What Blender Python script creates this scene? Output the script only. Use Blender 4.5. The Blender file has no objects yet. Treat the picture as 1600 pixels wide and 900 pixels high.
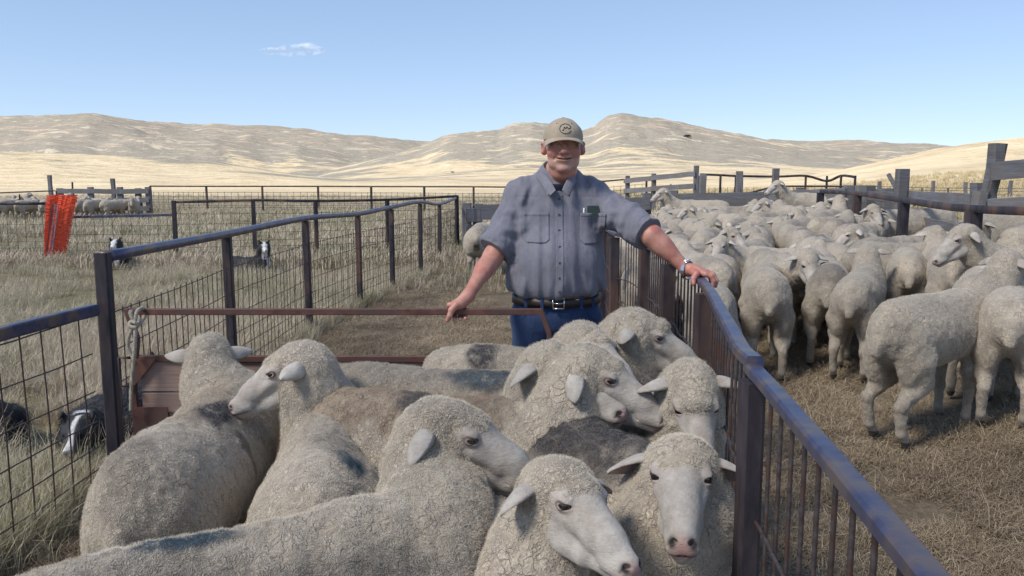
import bpy, bmesh, math, random
import numpy as np
from mathutils import Vector, Matrix
sc = bpy.context.scene
R_ = math.radians
# ------------------------------------------------------------------ camera
FPX = 1250.0; CAMZ = 1.57; PITCH = math.atan(170/1250)
cd = bpy.data.cameras.new('camera'); cam = bpy.data.objects.new('camera', cd); sc.collection.objects.link(cam)
cam.location = (0, 0, CAMZ); cam.rotation_euler = (math.pi/2-PITCH, 0, 0)
cd.sensor_width = 36; cd.lens = 36*FPX/1600; cd.clip_start = .05; cd.clip_end = 30000
sc.camera = cam
# ------------------------------------------------------------------ sky and sun
SUN_EL, SUN_AZ = R_(48), R_(-125)      # azimuth clockwise from +Y: behind and to the left of the camera
w = bpy.data.worlds.new('World'); sc.world = w; w.use_nodes = True
nt = w.node_tree; bg = nt.nodes['Background']
sky = nt.nodes.new('ShaderNodeTexSky'); sky.sky_type = 'NISHITA'; sky.sun_disc = False
sky.sun_elevation = SUN_EL; sky.sun_rotation = SUN_AZ; sky.altitude = 1500; sky.air_density = .9; sky.dust_density = .05; sky.ozone_density = 2.2
tn = nt.nodes.new('ShaderNodeMix'); tn.data_type = 'RGBA'; tn.blend_type = 'MULTIPLY'; tn.inputs[0].default_value = 1; tn.inputs[7].default_value = (.84, .93, 1.08, 1)
gm = nt.nodes.new('ShaderNodeGamma'); gm.inputs[1].default_value = .55; nt.links.new(sky.outputs[0], gm.inputs[0]); nt.links.new(gm.outputs[0], tn.inputs[6]); nt.links.new(tn.outputs[2], bg.inputs[0]); bg.inputs[1].default_value = .175
sd = bpy.data.lights.new('sun', 'SUN'); sd.energy = 4.0; sd.angle = R_(14); sd.color = (1, .95, .87)
sun = bpy.data.objects.new('sun', sd); sc.collection.objects.link(sun)
sdir = Vector((math.sin(SUN_AZ)*math.cos(SUN_EL), math.cos(SUN_AZ)*math.cos(SUN_EL), math.sin(SUN_EL)))
sun.rotation_euler = (-sdir).to_track_quat('-Z', 'Y').to_euler(); sun.location = sdir*50
sc.view_settings.view_transform = 'Standard'; sc.view_settings.look = 'None'; sc.view_settings.exposure = .9; sc.view_settings.gamma = 1
sc.cycles.use_denoising = True
sc.cycles.max_bounces = 6; sc.cycles.transparent_max_bounces = 12
CLOUD_TR = .34      # share of the light each skin of the cloud bank stops
# ------------------------------------------------------------------ library
C = bpy.context.scene.collection
def nrm(v):
    v = np.asarray(v, float); return v/np.linalg.norm(v)
def W(px, py, d):
    """point at world depth y=d that the pixel of the 1600x900 photograph looks at"""
    u = (px-800)/FPX; v = (450-py)/FPX
    dy = math.cos(PITCH)+v*math.sin(PITCH); dz = -math.sin(PITCH)+v*math.cos(PITCH)
    s = d/dy
    return np.array([u*s, d, CAMZ+dz*s])
def G(px, py, z=0.0):
    u = (px-800)/FPX; v = (450-py)/FPX
    dy = math.cos(PITCH)+v*math.sin(PITCH); dz = -math.sin(PITCH)+v*math.cos(PITCH)
    s = (z-CAMZ)/dz
    return np.array([u*s, dy*s, z])
def smoothstep(a, b, x):
    t = np.clip((x-a)/(b-a), 0, 1); return t*t*(3-2*t)
def _h(ix, iy, iz, s):
    n = (ix*374761393 + iy*668265263 + iz*2147483647 + s*1274126177) & 0xffffffff
    n = ((n ^ (n >> 13))*1274126177) & 0xffffffff
    return ((n ^ (n >> 16)) & 0xffff)/65535.0
def vnoise(P, sc=1.0, seed=0):
    P = np.asarray(P, float)*sc
    i = np.floor(P).astype(np.int64); f = P-i; f = f*f*f*(f*(f*6-15)+10)
    r = 0
    for a in (0, 1):
        wa = f[:, 0] if a else 1-f[:, 0]
        for b in (0, 1):
            wb = f[:, 1] if b else 1-f[:, 1]
            for c in (0, 1):
                wc = f[:, 2] if c else 1-f[:, 2]
                r = r+wa*wb*wc*_h(i[:, 0]+a, i[:, 1]+b, i[:, 2]+c, seed)
    return r*2-1
def fbm(P, sc=1.0, seed=0, oct=4, g=0.5):
    r = 0; a = 1.0; t = 0
    for k in range(oct):
        r = r+a*vnoise(P, sc, seed+k*17); t += a; a *= g; sc *= 2.03
    return r/t
# --- mesh objects
def mkmesh(name, V, F, mat=None, smooth=True, attrs=None, mats=None, mi=None):
    me = bpy.data.meshes.new(name)
    V = np.asarray(V, np.float32)
    if isinstance(F, np.ndarray):
        k = F.shape[1]; nf = len(F)
        me.vertices.add(len(V)); me.vertices.foreach_set('co', V.ravel())
        me.loops.add(nf*k); me.loops.foreach_set('vertex_index', F.astype(np.int32).ravel())
        me.polygons.add(nf)
        me.polygons.foreach_set('loop_start', np.arange(0, nf*k, k, dtype=np.int32))
        me.update(calc_edges=True); me.validate()
    else:
        me.from_pydata([tuple(map(float, v)) for v in V], [], [tuple(int(i) for i in f) for f in F]); me.update()
    for m in (mats or ([mat] if mat else [])): me.materials.append(m)
    if mi is not None: me.polygons.foreach_set('material_index', np.asarray(mi, np.int32))
    if smooth: me.polygons.foreach_set('use_smooth', [True]*len(me.polygons))
    for k, a in (attrs or {}).items():
        at = me.attributes.new(k, 'FLOAT', 'POINT'); at.data.foreach_set('value', np.asarray(a, np.float32))
    return me
def link(name, data, parent=None, loc=None, label=None, cat=None, group=None, kind=None):
    o = bpy.data.objects.new(name, data); C.objects.link(o)
    if parent is not None: o.parent = parent
    if loc is not None: o.location = [float(c) for c in loc]
    if label: o['label'] = label
    if cat: o['category'] = cat
    if group: o['group'] = group
    if kind: o['kind'] = kind
    return o
def empty(name, loc=(0, 0, 0), rz=0, label=None, cat=None, group=None):
    o = link(name, None, None, loc, label, cat, group); o.rotation_euler = (0, 0, rz); o.empty_display_size = .1
    return o
class MB:
    """collects simple solids into one mesh"""
    def __init__(s): s.V = []; s.F = []; s.n = 0
    def add(s, V, F):
        s.V.append(np.asarray(V, float)); s.F += [tuple(i+s.n for i in f) for f in F]; s.n += len(V)
    def box(s, c, size, R=None):
        c = np.asarray(c, float); h = np.asarray(size, float)/2
        v = np.array([(x, y, z) for x in (-1, 1) for y in (-1, 1) for z in (-1, 1)])*h
        if R is not None: v = v@np.asarray(R).T
        s.add(v+c, [(0, 1, 3, 2), (4, 6, 7, 5), (0, 4, 5, 1), (2, 3, 7, 6), (0, 2, 6, 4), (1, 5, 7, 3)])
    def beam(s, a, b, w, h, up=(0, 0, 1), jitter=0.0, seg=1, seed=0, bevel=0.0, prof=None):
        """rectangular bar from a to b, w across, h along up; seg slices, jitter roughens it"""
        a = np.asarray(a, float); b = np.asarray(b, float); t = nrm(b-a)
        x = nrm(np.cross(t, up)); z = np.cross(x, t)
        rg = np.random.RandomState(seed)
        if prof is None:
            bv = bevel or min(w, h)*.12
            prof = [(-w/2+bv, -h/2), (w/2-bv, -h/2), (w/2, -h/2+bv), (w/2, h/2-bv), (w/2-bv, h/2), (-w/2+bv, h/2), (-w/2, h/2-bv), (-w/2, -h/2+bv)]
        k = len(prof); V = []
        for i in range(seg+1):
            p = a+(b-a)*i/seg; off = rg.randn(2)*jitter
            for q in prof:
                j = rg.randn(2)*jitter*.6
                V.append(p+x*(q[0]+off[0]+j[0])+z*(q[1]+off[1]+j[1]))
        F = []
        for i in range(seg):
            for j in range(k):
                a0 = i*k+j; a1 = i*k+(j+1) % k
                F.append((a0, a1, a1+k, a0+k))
        F.append(tuple(range(k))[::-1]); F.append(tuple(range(seg*k, seg*k+k)))
        s.add(V, F)
    def tube(s, pts, r, n=6, cap=True):
        pts = np.asarray(pts, float); m = len(pts); r = np.broadcast_to(r, (m,))
        t = np.gradient(pts, axis=0) if m > 2 else np.repeat([pts[1]-pts[0]], 2, 0)
        t /= np.linalg.norm(t, axis=1)[:, None]+1e-12
        u = np.cross(t[0], (0, 0, 1)); u = nrm(u if np.linalg.norm(u) > 1e-3 else np.cross(t[0], (0, 1, 0)))
        V = []
        for i in range(m):
            u = u-t[i]*np.dot(u, t[i]); u = nrm(u); w = np.cross(t[i], u)
            for k in range(n):
                an = 2*math.pi*k/n; V.append(pts[i]+r[i]*(math.cos(an)*u+math.sin(an)*w))
        F = [(i*n+k, i*n+(k+1) % n, (i+1)*n+(k+1) % n, (i+1)*n+k) for i in range(m-1) for k in range(n)]
        if cap: F.append(tuple(range(n))[::-1]); F.append(tuple((m-1)*n+k for k in range(n)))
        s.add(V, F)
    def lathe(s, prof, c=(0, 0, 0), n=16, R=None):
        V = [(r*math.cos(2*math.pi*k/n), r*math.sin(2*math.pi*k/n), z) for r, z in prof for k in range(n)]
        F = [(i*n+k, i*n+(k+1) % n, (i+1)*n+(k+1) % n, (i+1)*n+k) for i in range(len(prof)-1) for k in range(n)]
        F.append(tuple(range(n))[::-1]); F.append(tuple((len(prof)-1)*n+k for k in range(n)))
        V = np.array(V)
        if R is not None: V = V@np.asarray(R).T
        s.add(V+np.asarray(c), F)
    def mesh(s, name, mat, smooth=False):
        me = mkmesh(name, np.concatenate(s.V), s.F, mat, smooth); return me
    def build(s, name, mat, parent=None, smooth=False, **kw):
        return link(name, s.mesh(name, mat, smooth), parent, **kw)
# --- signed distance modelling
def smin(a, b, k):
    h = np.clip(.5+.5*(b-a)/k, 0, 1); return b+(a-b)*h-k*h*(1-h)
def smax(a, b, k): return -smin(-a, -b, k)
def sph(P, c, r): return np.linalg.norm(P-np.asarray(c, np.float32), axis=1)-r
def ell(P, c, r, R=None):
    q = P-np.asarray(c, np.float32)
    if R is not None: q = q@np.asarray(R, np.float32)
    r = np.asarray(r, np.float32)
    k0 = np.linalg.norm(q/r, axis=1); k1 = np.linalg.norm(q/(r*r), axis=1)
    return k0*(k0-1)/np.maximum(k1, 1e-9)
def cone(P, a, b, ra, rb, flat=None):
    """tapered capsule; flat=(dir, factor) squeezes it along dir"""
    a = np.asarray(a, np.float32); b = np.asarray(b, np.float32)
    ba = b-a; pa = P-a
    h = np.clip(pa@ba/max(float(ba@ba), 1e-9), 0, 1)
    q = pa-h[:, None]*ba
    if flat is not None:
        dr = np.asarray(flat[0], np.float32); c = q@dr
        q = q+(c*(1/flat[1]-1))[:, None]*dr
        return (np.linalg.norm(q, axis=1)-(ra+(rb-ra)*h))*min(1, flat[1])
    return np.linalg.norm(q, axis=1)-(ra+(rb-ra)*h)
def rbox(P, c, hs, r, R=None):
    q = P-np.asarray(c, np.float32)
    if R is not None: q = q@np.asarray(R, np.float32)
    d = np.abs(q)-(np.asarray(hs, np.float32)-r)
    return np.linalg.norm(np.maximum(d, 0), axis=1)+np.minimum(d.max(1), 0)-r
def mesh_sdf(fn, lo, hi, h, B=8):
    lo = np.asarray(lo, np.float32); hi = np.asarray(hi, np.float32)
    nb = np.ceil((hi-lo)/(h*B)).astype(int); n = nb*B
    bc = np.stack(np.meshgrid(*[np.arange(k) for k in nb], indexing='ij'), -1).reshape(-1, 3)
    cen = (lo+(bc*B+(B-1)/2)*h).astype(np.float32)
    dc = fn(cen)
    act = np.abs(dc) < B*h*1.15+h
    D = np.repeat(np.repeat(np.repeat(np.where(dc > 0, 1., -1.).astype(np.float32).reshape(nb), B, 0), B, 1), B, 2)
    off = np.stack(np.meshgrid(*[np.arange(B)]*3, indexing='ij'), -1).reshape(-1, 3)
    ab = bc[act]
    for s in range(0, len(ab), 600):
        idx = (ab[s:s+600, None]*B+off[None]).reshape(-1, 3)
        D[idx[:, 0], idx[:, 1], idx[:, 2]] = fn((lo+idx*h).astype(np.float32))
    S = D < 0
    c8 = [S[i:n[0]-1+i, j:n[1]-1+j, k:n[2]-1+k] for i in (0, 1) for j in (0, 1) for k in (0, 1)]
    cnt = sum(c.astype(np.uint8) for c in c8)
    mixed = (cnt > 0) & (cnt < 8)
    ci = np.argwhere(mixed)
    vid = np.full(mixed.shape, -1, np.int32); vid[mixed] = np.arange(len(ci), dtype=np.int32)
    cor = np.array([(i, j, k) for i in (0, 1) for j in (0, 1) for k in (0, 1)])
    vals = np.stack([D[ci[:, 0]+c[0], ci[:, 1]+c[1], ci[:, 2]+c[2]] for c in cor], 1)
    acc = np.zeros((len(ci), 3)); num = np.zeros(len(ci))
    for a in range(8):
        for b in range(a+1, 8):
            if np.abs(cor[a]-cor[b]).sum() != 1: continue
            va, vb = vals[:, a], vals[:, b]
            m = (va < 0) != (vb < 0)
            t = np.where(m, va/np.where(m, va-vb, 1), 0)
            acc += m[:, None]*(cor[a]+t[:, None]*(cor[b]-cor[a])); num += m
    V = lo+(ci+acc/np.maximum(num, 1)[:, None])*h
    Fs = []
    for ax in range(3):
        sl0 = [slice(None)]*3; sl1 = [slice(None)]*3; sl0[ax] = slice(0, -1); sl1[ax] = slice(1, None)
        e = S[tuple(sl0)] != S[tuple(sl1)]
        p = np.argwhere(e); o1, o2 = [(1, 2), (2, 0), (0, 1)][ax]
        ok = (p[:, o1] > 0) & (p[:, o2] > 0) & (p[:, o1] < n[o1]-1) & (p[:, o2] < n[o2]-1); p = p[ok]
        d1 = np.zeros(3, int); d1[o1] = 1; d2 = np.zeros(3, int); d2[o2] = 1
        q = [vid[tuple((p-d).T)] for d in (d1+d2, d2, 0*d1, d1)]
        q = np.stack(q, 1)
        flip = ~S[tuple(p.T)]
        q[flip] = q[flip][:, ::-1]
        Fs.append(q[(q >= 0).all(1)])
    return V, np.concatenate(Fs)
def joinm(parts):
    """parts: list of (V, F(quads ndarray), attrs dict) -> one"""
    n = 0; Vs = []; Fs = []; keys = set().union(*[p[2].keys() for p in parts]); A = {k: [] for k in keys}
    for V, F, at in parts:
        Vs.append(V); Fs.append(F+n); n += len(V)
        for k in keys: A[k].append(np.broadcast_to(at.get(k, 0.0), (len(V),)))
    return np.concatenate(Vs), np.concatenate(Fs), {k: np.concatenate(v) for k, v in A.items()}
def grid_solid(P, closed_u=False):
    """P (m,n,3) closed ring section n around, m along -> quads (ends degenerate-capped)"""
    m, n = P.shape[:2]
    i = np.arange(m-1)[:, None]; k = np.arange(n)[None]
    F = np.stack([i*n+k, i*n+(k+1) % n, (i+1)*n+(k+1) % n, (i+1)*n+k], -1).reshape(-1, 4)
    return P.reshape(-1, 3), F
def frame(f, up=(0, 0, 1)):
    f = nrm(f); l = nrm(np.cross(up, f)); u = np.cross(f, l)
    return np.stack([f, l, u], 1)      # columns: forward, left, up
# --- materials
def mat_new(name):
    m = bpy.data.materials.new(name); m.use_nodes = True
    nt = m.node_tree; nt.nodes.clear()
    out = nt.nodes.new('ShaderNodeOutputMaterial'); b = nt.nodes.new('ShaderNodeBsdfPrincipled')
    nt.links.new(b.outputs[0], out.inputs[0])
    b.inputs['Roughness'].default_value = .8
    return m, nt, b, out
class NT:
    def __init__(s, nt): s.nt = nt
    def n(s, typ, **kw):
        x = s.nt.nodes.new('ShaderNode'+typ)
        for k, v in kw.items():
            if k.startswith('i_'):
                x.inputs[k[2:].replace('_', ' ')].default_value = v
            else: setattr(x, k, v)
        return x
    def l(s, a, b): s.nt.links.new(a, b)
    def coord(s, kind='Object', scale=(1, 1, 1), rot=(0, 0, 0)):
        t = s.n('TexCoord'); m = s.n('Mapping'); m.inputs['Scale'].default_value = scale; m.inputs['Rotation'].default_value = rot
        s.l(t.outputs[kind], m.inputs[0]); return m.outputs[0]
    def noise(s, vec, scale=5, detail=4, rough=.5, dist=0):
        x = s.n('TexNoise'); x.inputs['Scale'].default_value = scale; x.inputs['Detail'].default_value = detail
        x.inputs['Roughness'].default_value = rough; x.inputs['Distortion'].default_value = dist
        if vec is not None: s.l(vec, x.inputs['Vector'])
        return x
    def ramp(s, fac, stops, interp='LINEAR'):
        x = s.n('ValToRGB'); r = x.color_ramp; r.interpolation = interp
        while len(r.elements) < len(stops): r.elements.new(.5)
        for e, (p, c) in zip(r.elements, stops):
            e.position = p; e.color = (c, c, c, 1) if isinstance(c, (int, float)) else (*c, 1)
        s.l(fac, x.inputs[0]); return x.outputs[0]
    def mix(s, fac, a, b, mode='MIX'):
        x = s.n('Mix', data_type='RGBA', blend_type=mode)
        for v, i in ((fac, 0), (a, 6), (b, 7)):
            if hasattr(v, 'is_linked') or hasattr(v, 'links'): s.l(v, x.inputs[i])
            elif isinstance(v, (int, float)): x.inputs[i].default_value = v if i == 0 else (v, v, v, 1)
            else: x.inputs[i].default_value = (*v, 1)
        return x.outputs[2]
    def math(s, op, a, b=None, clamp=False, c=None):
        x = s.n('Math', operation=op); x.use_clamp = clamp
        for i, v in enumerate((a, b, c)):
            if v is None: continue
            if isinstance(v, (int, float)): x.inputs[i].default_value = v
            else: s.l(v, x.inputs[i])
        return x.outputs[0]
    def attr(s, name): 
        x = s.n('Attribute'); x.attribute_name = name; return x.outputs['Fac']
    def bump(s, h, strength=.5, dist=.01, normal=None):
        x = s.n('Bump'); x.inputs['Strength'].default_value = strength; x.inputs['Distance'].default_value = dist
        s.l(h, x.inputs['Height'])
        if normal is not None: s.l(normal, x.inputs['Normal'])
        return x.outputs[0]
def simple_mat(name, col, col2=None, rough=.7, scale=8, bump=.2, bdist=.005, metal=0, stretch=(1, 1, 1), detail=5, contrast=(.35, .65), spec=.5, col3=None):
    m, nt, b, out = mat_new(name); N = NT(nt)
    v = N.coord('Object', stretch)
    t = N.noise(v, scale, detail, .6)
    c = N.ramp(t.outputs[0], [(contrast[0], col), (contrast[1], col2 or col)])
    if col3 is not None:
        t3 = N.noise(v, scale*.23, 3, .6); c = N.mix(N.ramp(t3.outputs[0], [(.48, 0.), (.62, 1.)]), c, col3)
    N.l(c, b.inputs['Base Color']); b.inputs['Roughness'].default_value = rough; b.inputs['Metallic'].default_value = metal
    b.inputs['Specular IOR Level'].default_value = spec
    t2 = N.noise(v, scale*5, 4, .65)
    N.l(N.bump(t2.outputs[0], bump, bdist), b.inputs['Normal'])
    return m
# ------------------------------------------------------------------ sheep
def coat_material():
    m, nt, b, out = mat_new('sheep_coat'); N = NT(nt)
    oi = N.n('ObjectInfo')
    co = N.n('TexCoord').outputs['Object']
    off = N.n('VectorMath', operation='SCALE'); off.inputs[3].default_value = 9.0
    cmb = N.n('CombineXYZ'); N.l(oi.outputs['Random'], cmb.inputs[0]); N.l(oi.outputs['Random'], cmb.inputs[2]); N.l(cmb.outputs[0], off.inputs[0])
    ad = N.n('VectorMath', operation='ADD'); N.l(co, ad.inputs[0]); N.l(off.outputs[0], ad.inputs[1]); v = ad.outputs[0]
    # warped coordinates
    w1 = N.noise(v, 14, 3, .6); sub = N.n('VectorMath', operation='SUBTRACT'); sub.inputs[1].default_value = (.5, .5, .5); N.l(w1.outputs['Color'], sub.inputs[0])
    sc_ = N.n('VectorMath', operation='SCALE'); sc_.inputs[3].default_value = .085; N.l(sub.outputs[0], sc_.inputs[0])
    vw = N.n('VectorMath', operation='ADD'); N.l(v, vw.inputs[0]); N.l(sc_.outputs[0], vw.inputs[1])
    mp = N.n('Mapping'); mp.inputs['Scale'].default_value = (1.25, 1, .8); N.l(vw.outputs[0], mp.inputs[0])
    vo = N.n('TexVoronoi', feature='DISTANCE_TO_EDGE'); vo.inputs['Scale'].default_value = 120; N.l(mp.outputs[0], vo.inputs['Vector'])
    vb = N.n('TexVoronoi', feature='DISTANCE_TO_EDGE'); vb.inputs['Scale'].default_value = 42; N.l(mp.outputs[0], vb.inputs['Vector'])
    big = N.noise(v, 4.5, 4, .6).outputs[0]; fine = N.noise(mp.outputs[0], 150, 3, .65).outputs[0]; mid = N.noise(v, 24, 4, .65).outputs[0]
    # how cracked the fleece is varies over the body
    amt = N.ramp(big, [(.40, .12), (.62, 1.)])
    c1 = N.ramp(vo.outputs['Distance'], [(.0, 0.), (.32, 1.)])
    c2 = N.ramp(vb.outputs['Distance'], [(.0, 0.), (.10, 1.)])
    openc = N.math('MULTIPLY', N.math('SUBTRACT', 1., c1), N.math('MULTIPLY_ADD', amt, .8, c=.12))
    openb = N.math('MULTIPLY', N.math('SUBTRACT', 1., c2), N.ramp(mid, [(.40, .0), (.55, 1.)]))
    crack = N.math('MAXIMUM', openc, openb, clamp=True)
    tone = N.ramp(big, [(.25, (.58, .49, .375)), (.55, (.69, .605, .48)), (.8, (.76, .68, .56))])
    tone = N.mix(N.ramp(mid, [(.35, .45), (.7, 0.)]), tone, (.30, .255, .20))
    tone = N.mix(N.math('MULTIPLY', N.attr('grime'), N.ramp(mid, [(.25, .55), (.6, 1.)])), tone, (.105, .085, .07))
    tone = N.mix(N.math('MULTIPLY', N.attr('rust'), N.ramp(mid, [(.25, .4), (.6, .9)])), tone, (.26, .17, .095))
    tone = N.mix(N.math('MULTIPLY', N.attr('stain'), N.ramp(mid, [(.3, .3), (.5, 1.)])), tone, (.030, .034, .042))
    tone = N.mix(N.math('MULTIPLY', N.attr('paint'), N.ramp(mid, [(.36, 0.), (.5, 1.)])), tone, (.045, .095, .125))
    tone = N.mix(N.math('MULTIPLY', N.ramp(fine, [(.3, .6), (.6, 0.)]), .8), tone, (.24, .195, .15))
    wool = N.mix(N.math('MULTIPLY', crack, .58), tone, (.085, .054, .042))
    var = N.ramp(oi.outputs['Random'], [(0, .84), (1, 1.08)]); wool = N.mix(1., wool, var, 'MULTIPLY')
    # bare face and legs
    fz = N.noise(v, 30, 5, .6).outputs[0]
    face = N.ramp(fz, [(.3, (.36, .315, .27)), (.6, (.50, .455, .40))])
    face = N.mix(N.ramp(N.noise(v, 9, 5, .65).outputs[0], [(.48, 0.), (.68, .55)]), face, (.30, .235, .18))
    face = N.mix(N.attr('pink'), face, (.46, .25, .215))
    face = N.mix(N.attr('dark'), face, (.035, .028, .026))
    face = N.mix(1., face, var, 'MULTIPLY')
    leg = N.mix(fz, (.22, .18, .14), (.42, .37, .30))
    face = N.mix(N.attr('shank'), face, leg)
    face = N.mix(N.attr('hoof'), face, (.04, .032, .026))
    wm = N.attr('wool')
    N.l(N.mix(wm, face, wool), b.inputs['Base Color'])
    b.inputs['Roughness'].default_value = .85; b.inputs['Specular IOR Level'].default_value = .25
    b.inputs['Sheen Weight'].default_value = .15; b.inputs['Sheen Roughness'].default_value = .5
    h = N.math('MULTIPLY_ADD', crack, -.0034, c=N.math('MULTIPLY', fine, .0045))
    h = N.math('MULTIPLY_ADD', mid, .006, c=h)
    h = N.math('MULTIPLY', h, wm)
    fh = N.math('MULTIPLY', N.math('SUBTRACT', 1., wm), N.math('MULTIPLY', N.noise(N.coord('Object', (1, 1, 2.2)), 75, 6, .75, .5).outputs[0], .0042))
    h = N.math('ADD', h, fh)
    N.l(N.bump(h, 1.0, 1.0), b.inputs['Normal'])
    return m
def fleece_material():
    m, nt, b, out = mat_new('fleece_fibre'); N = NT(nt)
    big = N.noise(N.coord('Object'), 9, 3).outputs[0]
    tone = N.ramp(big, [(.3, (.62, .535, .42)), (.7, (.78, .70, .575))])
    tone = N.mix(N.attr('grime'), tone, (.12, .10, .085))
    tone = N.mix(N.attr('rust'), tone, (.33, .21, .115))
    tone = N.mix(N.attr('stain'), tone, (.035, .038, .045))
    tone = N.mix(N.attr('paint'), tone, (.055, .105, .135))
    N.l(tone, b.inputs['Base Color']); b.inputs['Roughness'].default_value = .9; b.inputs['Specular IOR Level'].default_value = .1
    return m
M_COAT = coat_material(); M_FIB = fleece_material()
def eye_material():
    m, nt, b, out = mat_new('sheep_eye'); N = NT(nt)
    sx = N.n('SeparateXYZ'); N.l(N.n('TexCoord').outputs['Object'], sx.inputs[0])
    # x forward, z up in the plane of the eye: amber iris, slot pupil
    r2 = N.math('SQRT', N.math('ADD', N.math('POWER', sx.outputs[0], 2.), N.math('POWER', sx.outputs[2], 2.)))
    iris = N.ramp(N.math('MULTIPLY', r2, 60.), [(.50, (.045, .028, .014)), (.66, (.012, .010, .010))])
    px_ = N.math('ABSOLUTE', sx.outputs[0]); pz = N.math('ABSOLUTE', sx.outputs[2])
    pup = N.math('MULTIPLY', N.math('LESS_THAN', px_, .0065), N.math('LESS_THAN', pz, .0030))
    N.l(N.mix(pup, iris, (.006, .006, .008)), b.inputs['Base Color']); b.inputs['Roughness'].default_value = .08
    b.inputs['Coat Weight'].default_value = .8
    return m
M_EYE = eye_material()
EYE = (.097, .0495, .018); EYER = .0162
def sheep_head_sdf(P):
    Q = P.copy(); Q[:, 1] = np.abs(Q[:, 1])
    d = ell(Q, (.045, 0, .0), (.085, .062, .070))
    d = smin(d, cone(Q, (.07, 0, .010), (.185, 0, -.040), .056, .038, ((0, 1, 0), .92)), .03)
    d = smin(d, cone(Q, (.17, 0, -.040), (.243, 0, -.072), .037, .027, ((0, 1, 0), 1.0)), .02)
    d = smin(d, cone(Q, (.20, .014, -.075), (.245, .013, -.083), .022, .019), .012)      # upper lip and nostril wings
    d = smin(d, cone(Q, (.02, .030, -.058), (.13, .018, -.085), .042, .026), .03)        # cheek
    d = smin(d, cone(Q, (.12, .008, -.085), (.232, 0, -.104), .024, .017), .018)         # lower jaw
    d = smin(d, ell(Q, (.080, .047, .026), (.030, .018, .018)), .014)                   # brow
    d = smin(d, cone(Q, (.105, .042, -.012), (.165, .026, -.048), .016, .010), .014)     # cheek bone
    # eye: socket, lids, slot
    d = smax(d, -sph(Q, (EYE[0]+.002, EYE[1]+.020, EYE[2]-.002), .0150), .010)
    c = np.array([EYE[0], EYE[1]-.001, EYE[2]])
    lid = sph(Q, c, EYER+.0038)
    d = smin(d, lid, .006)
    d = smax(d, -ell(Q, c+[.011, .014, -.001], (.0150, .019, .0068)), .003)
    # nostril: comma shaped slit
    d = smax(d, -ell(Q, (.262, .019, -.066), (.018, .0085, .0062), frame((.6, .75, .35))), .004)
    d = smax(d, -cone(Q, (.262, .023, -.068), (.254, .030, -.080), .0042, .0028), .003)
    # mouth line
    m = smin(cone(Q, (.268, .002, -.0955), (.225, .021, -.0935), .0024, .0022), cone(Q, (.225, .021, -.0935), (.183, .030, -.083), .0024, .0016), .002)
    d = smax(d, -m, .004)
    d = smax(d, -cone(Q, (.274, 0, -.070), (.272, 0, -.094), .0022, .0018), .004)
    return d
def ear_geom(L, Wd, droop, fold=0.5):
    """leaf shaped cupped ear; local x out along the ear, y forward(opening), z up; returns closed strip"""
    m, n = 15, 12; P = []
    for i in range(m):
        t = i/(m-1); w = Wd*(.52+.48*math.sin(math.pi*min(t*1.02, 1)**.80))*(1 if t < .985 else .3)
        w = w*math.sqrt(max(1-t**4.5, .0004)); x = L*t; z = -droop*L*t*t
        cup = fold*w*(1-.55*t); th = .0085*(1-t*.45)
        ring = []
        for k in range(n):
            a = 2*math.pi*k/n; s = math.cos(a); side = math.sin(a)
            ring.append((x-.0*abs(s), -cup*(1-s*s)*1.0+side*th, z+s*w*.5))
        P.append(ring)
    return grid_solid(np.array(P))
_HEAD = {}
def head_mesh(h):
    if h not in _HEAD:
        V, F = mesh_sdf(sheep_head_sdf, (-.06, -.10, -.16), (.30, .10, .10), h)
        yy = np.abs(V[:, 1])
        nose = np.exp(-(((V[:, 0]-.266)/.018)**2+((V[:, 2]+.078)/.020)**2+(yy/.026)**2))
        lip = np.exp(-(((V[:, 2]+.096)/.007)**2))*smoothstep(.20, .24, V[:, 0])
        eyer = np.linalg.norm(np.stack([V[:, 0]-EYE[0], (yy-EYE[1]-.012)*.7, (V[:, 2]-EYE[2])*1.3], 1), axis=1)
        pink = np.clip(nose*.9+lip*.5+.5*np.exp(-(eyer/.02)**2), 0, 1)
        nos = 1.3*np.exp(-(((V[:, 0]-.260)/.013)**2+((V[:, 2]+.070)/.011)**2+((yy-.021)/.009)**2))
        mouth = 1.6*np.exp(-(((V[:, 2]+.0945+.10*np.minimum(V[:, 0]-.225, 0))/.0026)**2))*smoothstep(.18, .22, V[:, 0])
        dark = np.clip(nos*1.1+.5*mouth+.9*np.exp(-(np.abs(eyer-.0125)/.0035)**2)*(yy > .045), 0, 1)
        _HEAD[h] = (V, F, dict(pink=pink, dark=dark))
    return _HEAD[h]
DEF = dict(head=(.66, 0, .93), hf=(1, 0, -.35), hu=(0, 0, 1), h=.006, hh=.0026, rump=0.0, fat=1.0, legs=(0, 0, 0, 0), ear=(.25, -.15), paint=None, stain=None, grime=None, rust=None, eyes=True, fuzz=0, seed=0, neckr=1.0, headwool=1.0, ears_fwd=0.0, legwool=1.0, neckc=None, vd=1.0, woolz=.14)
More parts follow.
